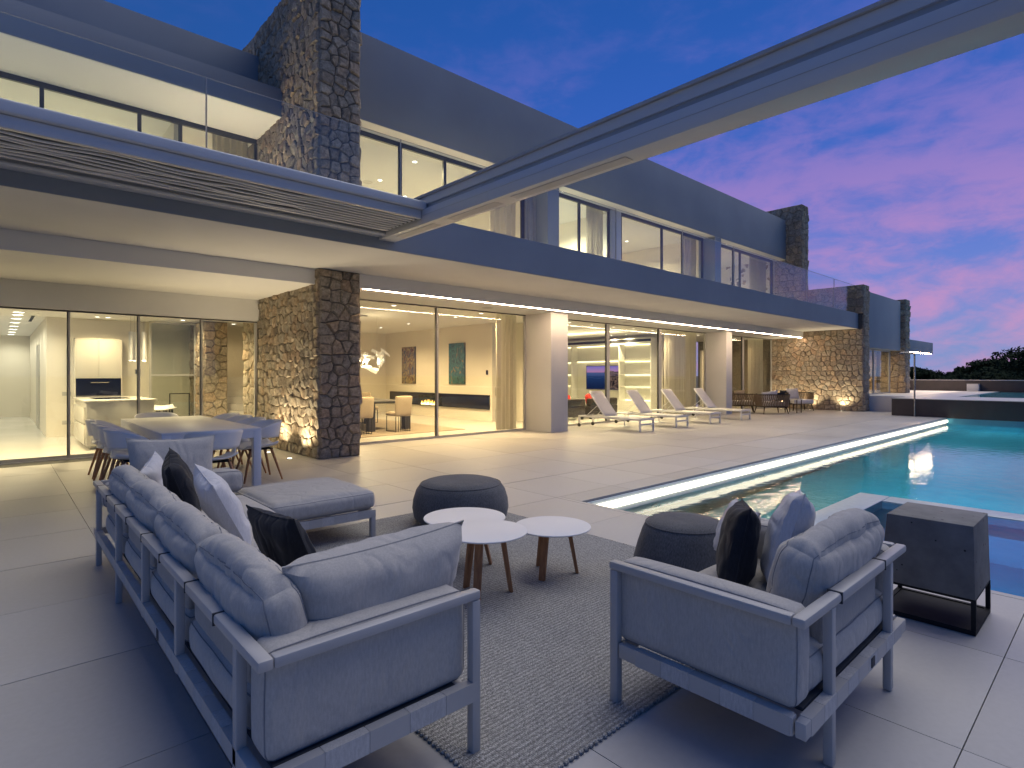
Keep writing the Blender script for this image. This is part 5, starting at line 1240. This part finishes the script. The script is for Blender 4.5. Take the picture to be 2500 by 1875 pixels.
# ================================================================ OUTDOOR DINING
dt = thing('outdoor_dining_table', 'long white outdoor dining table behind the sofa', 'dining table', (1.93,8.9,0))
TX0, TX1, TY0, TY1 = 1.385, 2.48, 7.45, 10.35
MB().box(TX0, TX1, TY0, TY1, .722, .75).build('tabletop', M['whitetop'], dt, bevel=.003)
MB().box(TX0+.03, TX1-.03, TY0+.004, TY0+.04, .63, .721).box(TX0+.03, TX1-.03, TY1-.04, TY1-.004, .63, .721).box(TX0+.004, TX0+.03, TY0+.09, TY1-.09, .63, .721).box(TX1-.03, TX1-.004, TY0+.09, TY1-.09, .63, .721).build('apron', M['whitetop'], dt)
for x in (TX0+.001, TX1-.091):
    for y in (TY0+.001, TY1-.091): MB().box(x, x+.09, y, y+.09, .002, .7215).build('leg', M['whitetop'], dt, bevel=.003)
def shell_chair():
    """faces +Y; wraparound shell back, dished seat, four splayed teak legs"""
    t = thing('shell_chair', '', 'chair', (0,0,0))
    n = 28; vs = []; fs = []
    prof = [.0,.16,.34,.5,.68,.84,1.0]
    for i in range(n+1):
        a = R(-205) + R(230)*i/n    # runs round the back
        s_ = abs(i/n*2-1)
        rx, ry = .275, .255
        top = .795 - .12*s_**3; bot = .575 + .01*s_**2
        for k in prof:
            z = bot + (top-bot)*k; fl = 1 + .10*k - .05*(1-k)
            vs.append((rx*fl*math.cos(a), -.02 + ry*fl*math.sin(a), z))
    K = len(prof)
    for i in range(n):
        for k in range(K-1): q = i*K+k; fs.append((q, q+K, q+K+1, q+1))
    # arms drop down to the seat at both front ends
    b0 = len(vs)
    nu, nv = 12, 12
    for i in range(nu+1):
        for j in range(nv+1):
            u = -1+2*i/nu; v = -1+2*j/nv
            x = .245*u*math.sqrt(max(0,1-.28*v*v)); y = .235*v*math.sqrt(max(0,1-.28*u*u))
            z = .435 + .035*v*v*(v<0) + .055*abs(u)**3 - .012*(v>.6)*(v-.6)*2
            vs.append((x, y, z))
    for i in range(nu):
        for j in range(nv): q = b0+i*(nv+1)+j; fs.append((q, q+nv+1, q+nv+2, q+1))
    o = MB().add(vs, fs).build('shell', M['shell'], t, smooth=True); md = o.modifiers.new('thickness', 'SOLIDIFY'); md.thickness = .012; md.offset = 0
    for s_ in (-1,1):
        vs2 = []; 
        for k in range(7):
            f_ = k/6; z = .46 + .15*f_; xx = s_*(.225 + .045*f_**.6); yy = .09 + .03*f_; w2 = .085 - .05*math.sin(f_*math.pi)*.6
            vs2 += [(xx, yy-w2, z), (xx, yy+w2, z)]
        o = MB().add(vs2, [(2*k,2*k+1,2*k+3,2*k+2) for k in range(6)]).build('side_web', M['shell'], t, smooth=True); md = o.modifiers.new('thickness', 'SOLIDIFY'); md.thickness = .012; md.offset = 0
        for sy_ in (-1,1): MB().bar((s_*.13,sy_*.13,.432),(s_*.235,sy_*.245,.002),.036,.028,taper=.62).build('leg', M['teak'], t, bevel=.004)
    MB().box(-.15,.15,-.15,.15,.414,.428).build('under_frame', M['steel'], t)
    return t
sc_ = shell_chair(); first = True
spots = []
for k, y in enumerate((7.93,8.53,9.13,9.73)):
    spots.append((1.20,y,-90,['white shell chair on window side of outdoor table, nearest the sofa','white shell chair on window side of outdoor table, second from sofa','white shell chair on window side of outdoor table, third from sofa','white shell chair on window side of outdoor table, farthest from sofa'][k]))
for k, y in enumerate((8.02,8.65,9.25,9.85)):
    spots.append((2.62,y,90,['white shell chair on stone pier side of outdoor table, nearest the sofa','white shell chair on stone pier side of outdoor table, second from sofa','white shell chair on stone pier side of outdoor table, third from sofa','white shell chair on stone pier side of outdoor table, farthest from sofa'][k]))
spots.append((1.86,7.20,0,'white shell chair at the near head of outdoor table, back to sofa')); spots.append((1.93,10.72,180,'white shell chair at the far head of outdoor table'))
for x, y, rz, lb in spots:
    o = sc_ if first else copy_tree(sc_); first = False
    o.location = (x,y,0); o.rotation_euler = (0,0,R(rz)); tag(o, lb, 'chair', 'white chairs round the outdoor table')

# ================================================================ SUN LOUNGERS
def lounger():
    """foot end at y=0, wheels at y=2.0, centred on x=0"""
    t = thing('sun_lounger', '', 'sun lounger', (0,0,0)); W = .62; F = M['loungerframe']
    for s_ in (-1,1):
        x = s_*(W/2-.02); MB().box(x-.02,x+.02,0,2.02,.275,.32).build('side_rail', F, t, bevel=.008)
        MB().lathe([(.024,.0),(.024,.27)], (x,.03,.004), 14).build('leg', F, t, smooth=True)
        MB().box(x-.018,x+.018,1.98,2.018,.10,.274).build('rear_leg', F, t, bevel=.006)
        wv = MB().lathe([(.02,-.012),(.048,-.016),(.052,0),(.048,.016),(.02,.012)], (0,0,0), 20).build('wheel', M['rubber'], t, smooth=True); wv.location = (x,2.0,.056); wv.rotation_euler = (0,R(90),0)
    MB().box(-W/2+.042,W/2-.042,0,.035,.16,.195).build('foot_stretcher', F, t, bevel=.006); MB().box(-W/2+.042,W/2-.042,.0,.03,.28,.315).build('cross_bar', F, t); MB().box(-W/2+.042,W/2-.042,1.985,2.015,.28,.315).build('cross_bar', F, t)
    m = MB(); vs=[]; fs=[]
    for i in range(13):
        for j in range(7):
            u = -1+2*j/6; v = i/12; vs.append((u*(W/2-.03), .02+1.12*v, .325-.02*(1-u*u)*math.sin(math.pi*min(1,v*1.2))))
    for i in range(12):
        for j in range(6): q=i*7+j; fs.append((q,q+1,q+8,q+7))
    o = m.add(vs,fs).build('seat_sling', M['sling'], t, smooth=True); md=o.modifiers.new('s','SOLIDIFY'); md.thickness=.006
    hb = (0,1.13,.315); ang = R(50); L = .84; dy, dz = math.cos(ang)*L, math.sin(ang)*L
    for s_ in (-1,1): MB().bar((s_*(W/2-.05),hb[1],hb[2]),(s_*(W/2-.05),hb[1]+dy,hb[2]+dz),.03,.03,(1,0,0)).build('backrest_rail', F, t, bevel=.006)
    m = MB(); vs=[]; fs=[]
    for i in range(9):
        for j in range(7):
            u=-1+2*j/6; v=i/8; sag=.02*(1-u*u)*math.sin(math.pi*v); vs.append((u*(W/2-.055), hb[1]+dy*v+sag*math.sin(ang), hb[2]+dz*v+.018-sag*math.cos(ang)))
    for i in range(8):
        for j in range(6): q=i*7+j; fs.append((q,q+1,q+8,q+7))
    o = m.add(vs,fs).build('backrest_sling', M['sling'], t, smooth=True); md=o.modifiers.new('s','SOLIDIFY'); md.thickness=.006
    MB().bar((-W/2+.066,hb[1]+dy,hb[2]+dz),(W/2-.066,hb[1]+dy,hb[2]+dz),.03,.03).build('head_bar', F, t, bevel=.006)
    for s_ in (-1,1): MB().bar((s_*.22,hb[1]+dy*.5,hb[2]+dz*.5-.02),(s_*.22,1.78,.325),.012,.012).build('prop', F, t)
    MB().box(-.23,.23,1.76,1.79,.322,.335).build('prop_bar', M['steel'], t)
    return t
sl = lounger(); first = True
for x, lb in ((12.04,'white sun lounger nearest the camera, beside first column'),(13.68,'second white sun lounger from the first column'),(15.48,'third white sun lounger, in front of living room curtain'),(17.41,'farthest white sun lounger, beside second column')):
    o = sl if first else copy_tree(sl); first = False
    o.location = (x,8.19,0); tag(o, lb, 'sun lounger', 'white sun loungers in a row')
def side_table():
    t = thing('pedestal_table', '', 'side table', (0,0,0))
    MB().lathe([(.17,.0),(.175,.006),(.03,.014),(.016,.02)],(0,0,.002),32).build('base_disc', M['loungerframe'], t, smooth=True)
    MB().tube([(0,0,.018),(0,0,.36)],.014,12).build('stem', M['loungerframe'], t, smooth=True)
    MB().box(-.2,.2,-.2,.2,.361,.378).build('tabletop', M['loungerframe'], t, bevel=.004); return t
st = side_table(); first = True
for x, y, lb in ((12.77,9.44,'low white pedestal table between first and second loungers'),(14.6,9.53,'low white pedestal table between second and third loungers'),(16.6,9.47,'low white pedestal table between third and fourth loungers')):
    o = st if first else copy_tree(st); first = False
    o.location = (x,y,0); tag(o, lb, 'side table', 'pedestal tables between loungers')

# ================================================================ FAR LOUNGE CHAIRS
def rope_seat(name, label, loc, rz, W, D, legs_in=.12):
    t = thing(name, label, 'armchair' if W < 1.2 else 'sofa', loc); t.rotation_euler = (0,0,R(rz))
    def rim(a, z):   # rounded-rectangle wraparound, open at +y
        e = 3.2; c_, s_ = math.cos(a), math.sin(a)
        k = (abs(c_)**e + abs(s_)**e)**(-1/e); fl = 1 + .10*(z-.28)/.4
        return (W/2*k*c_*fl, D/2*k*s_*fl, z)
    a0, a1 = R(-200), R(20); n = int(W*36)
    for i in range(n):
        a = a0 + (a1-a0)*(i+.5)/n; pts = []
        for k in range(8):
            z = .27 + .42*k/7; p_ = rim(a + .03*math.sin(k*1.3), z); pts.append((p_[0], p_[1], z))
        MB().tube([Vector(q)-Vector((0,0,0)) for q in pts], .021, 5).build('rope_strand', M['rope'], t, smooth=True).location = (0,0,0)
    def relocate(o): return o
    MB().tube([rim(a0+(a1-a0)*i/40, .70) for i in range(41)], .02, 8).build('top_rim', M['rope_dark'], t, smooth=True)
    MB().tube([rim(a0+(a1-a0)*i/40, .27) for i in range(41)], .02, 8).build('bottom_rim', M['rope_dark'], t, smooth=True)
    MB().tube([Vector(rim(a0,.27)), Vector(rim(a1,.27))], .02, 8).build('front_rim', M['rope_dark'], t, smooth=True)
    for sx in (-1,1):
        for sy_ in (-1,1): MB().bar((sx*(W/2-legs_in),sy_*(D/2-.14),.27),(sx*(W/2-legs_in+.06),sy_*(D/2-.08),.002),.04,.035,taper=.6).build('leg', M['rope_dark'], t)
    cushion('seat_cushion', t, M['white_fab'], (0,.02,.28), (W-.14,D-.1,.16), .05, .02, n=8)
    return t
def at_local(thing_, fn):
    """build children with the thing at the origin, then move it"""
# builders above use local coordinates, so create at the origin first
def make_rope(label, loc, rz, W, D):
    t = rope_seat('rope_sofa' if W > 1.2 else 'rope_armchair', label, (0,0,0), 0, W, D); t.location = loc; t.rotation_euler = (0,0,R(rz)); return t
make_rope('brown woven rope armchair seen from behind, nearest the pool of the far group', (21.0,8.95,0), -38, 1.05, .84)
make_rope('brown woven rope armchair seen from behind, nearest far window', (20.95,10.05,0), -62, .98, .82)
make_rope('brown woven rope armchair facing the camera against far stone wall', (23.7,9.0,0), 140, .95, .80)
pillow('white_cushion', 'white cushion on the far rope armchair', M['white_fab'], (23.80,9.28,.66), (-.55,-.8,.25), (.1,.2,1), .52, .44, .16, 0, 21, .01)
pillow('navy_cushion', 'navy cushion on the far rope armchair', M['navy'], (23.45,9.5,.62), (-.3,-.9,.2), (.1,.2,1), .36, .36, .13, 0, 22, .01)
pillow('white_cushion', 'long white cushion on rope armchair nearest the pool', M['white_fab'], (20.98,9.0,.64), (.6,.75,.3), (-.2,0,1), .62, .38, .15, 0, 23, .01)
pillow('cream_cushion', 'plump cream cushion on rope armchair nearest far window', M['beige'], (20.9,10.1,.66), (.7,.5,.3), (-.2,0,1), .38, .36, .15, 0, 24, .01)
pillow('navy_cushion', 'navy cushion at right side of rope armchair nearest the pool', M['navy'], (21.32,8.78,.62), (.6,.7,.3), (-.2,0,1), .42, .34, .13, 0, 25, .01)
t = thing('small_metal_table', 'small square metal side table between the far rope seats', 'side table', (22.1,8.6,0))
MB().box(21.87,22.33,8.37,8.83,.49,.51).build('tabletop', M['cap'], t)
for x in (21.89,22.31):
    for y in (8.39,8.81): MB().box(x-.012,x+.012,y-.012,y+.012,.002,.489).build('leg', M['rope_dark'], t)

# shower by the pool --------------------------------------------------------------
t = thing('pool_shower', 'slim bronze outdoor shower pole bent at the top beside the pool', 'shower', (23.1,5.02,0))
pts = [(23.1,5.02,.01),(23.1,5.02,2.08)] + [(23.1,5.02+.10*(1-math.cos(a)),2.08+.10*math.sin(a)) for a in (R(20),R(45),R(70),R(90))] + [(23.1,5.42,2.18)]
MB().tube(pts, .026, 12).build('pole', M['chrome'], t, smooth=True)
MB().lathe([(.09,0),(.09,.012),(.02,.02)], (23.1,5.44,2.145), 24).build('shower_head', M['chrome'], t, smooth=True)
MB().lathe([(.07,.0),(.07,.008)], (23.1,5.02,.002), 24).build('base_plate', M['chrome'], t)
MB().lathe([(.032,0),(.032,.09)], (23.1,5.02,1.1), 16).build('mixer', M['chrome'], t, smooth=True)

# ================================================================ TREES
def pine(label, x, y, h, rx, rz_, seed, flat=.6):
    rg = random.Random(seed); z0 = -2.6; t = thing('pine_tree', label, 'tree', (x,y,z0), 'pines beyond the boundary wall')
    tr = MB(); pts = [(x+rg.uniform(-.1,.1)*k, y+rg.uniform(-.1,.1)*k, z0+(h)*.8*k/5) for k in range(6)]
    for k in range(5): tr.bar(pts[k], pts[k+1], .34-.05*k, .34-.05*k, (0,1,0), .85)
    cl_ = []
    for k in range(26):
        a = rg.uniform(0,6.283); r = rx*math.sqrt(rg.random())*.85; zz = z0 + h - rz_*(.15+1.5*rg.random()) + rz_*.35*(1-(r/rx)**2)
        cl_.append((x+r*math.cos(a), y+r*math.sin(a), min(zz, z0+h-.3-.5*rz_*(r/rx)**2), rg.uniform(.22,.42)*rx))
    for c in cl_[:9]: tr.bar(pts[3], (c[0],c[1],c[2]), .10, .10, (0,1,0), .35)
    tr.build('trunk', M['bark'], t)
    lv = MB()
    for (cx_,cy_,cz_,cr_) in cl_:
        for q in range(150):
            d = Vector((rg.gauss(0,1),rg.gauss(0,1),rg.gauss(0,.62))); d = d/d.length*cr_*rg.random()**.4; d.z *= flat
            c = Vector((cx_,cy_,cz_)) + d; s_ = rg.uniform(.09,.22); a = Vector((rg.uniform(-1,1),rg.uniform(-1,1),rg.uniform(-1,1))).normalized(); b = a.orthogonal().normalized()
            lv.add([c-a*s_, c+b*s_*.5, c+a*s_, c-b*s_*.5], [(0,1,2,3)])
    lv.build('crown', M['leaf'], t)
trees = [(74,16.6,4.9,2.0,1.2,'dark tree just right of the far stone fin'),(78,16.0,4.6,2.1,1.2,'low rounded dark tree behind the shower pole'),(80,14.6,3.9,2.4,.9,'lowest dark tree in the dip of the treeline'),
         (82,13.1,5.0,1.5,1.7,'slim pointed dark tree left of the treeline middle'),(76,12.4,4.6,1.3,1.6,'slim pointed dark tree in the treeline middle'),(84,12.2,4.9,1.2,1.6,'thin dark tree before the large pines'),
         (70,9.8,5.4,2.3,1.5,'broad dark pine right of the treeline middle'),(72,8.4,5.6,2.3,1.4,'broad dark pine second from right edge'),(66,6.0,6.3,2.9,1.7,'tallest dark pine at the right edge of the picture'),
         (75,13.8,3.9,2.2,.9,'low dark shrub-like tree left of slim trees'),(68,11.0,4.1,2.2,1.0,'low dark tree under the broad pines'),(64,8.0,4.4,2.6,1.1,'low dark tree in front of the tallest pine')]
for i, (x, y, h, rx, rz_, lb) in enumerate(trees): pine(lb, x, y, h, rx, rz_, 100+i)
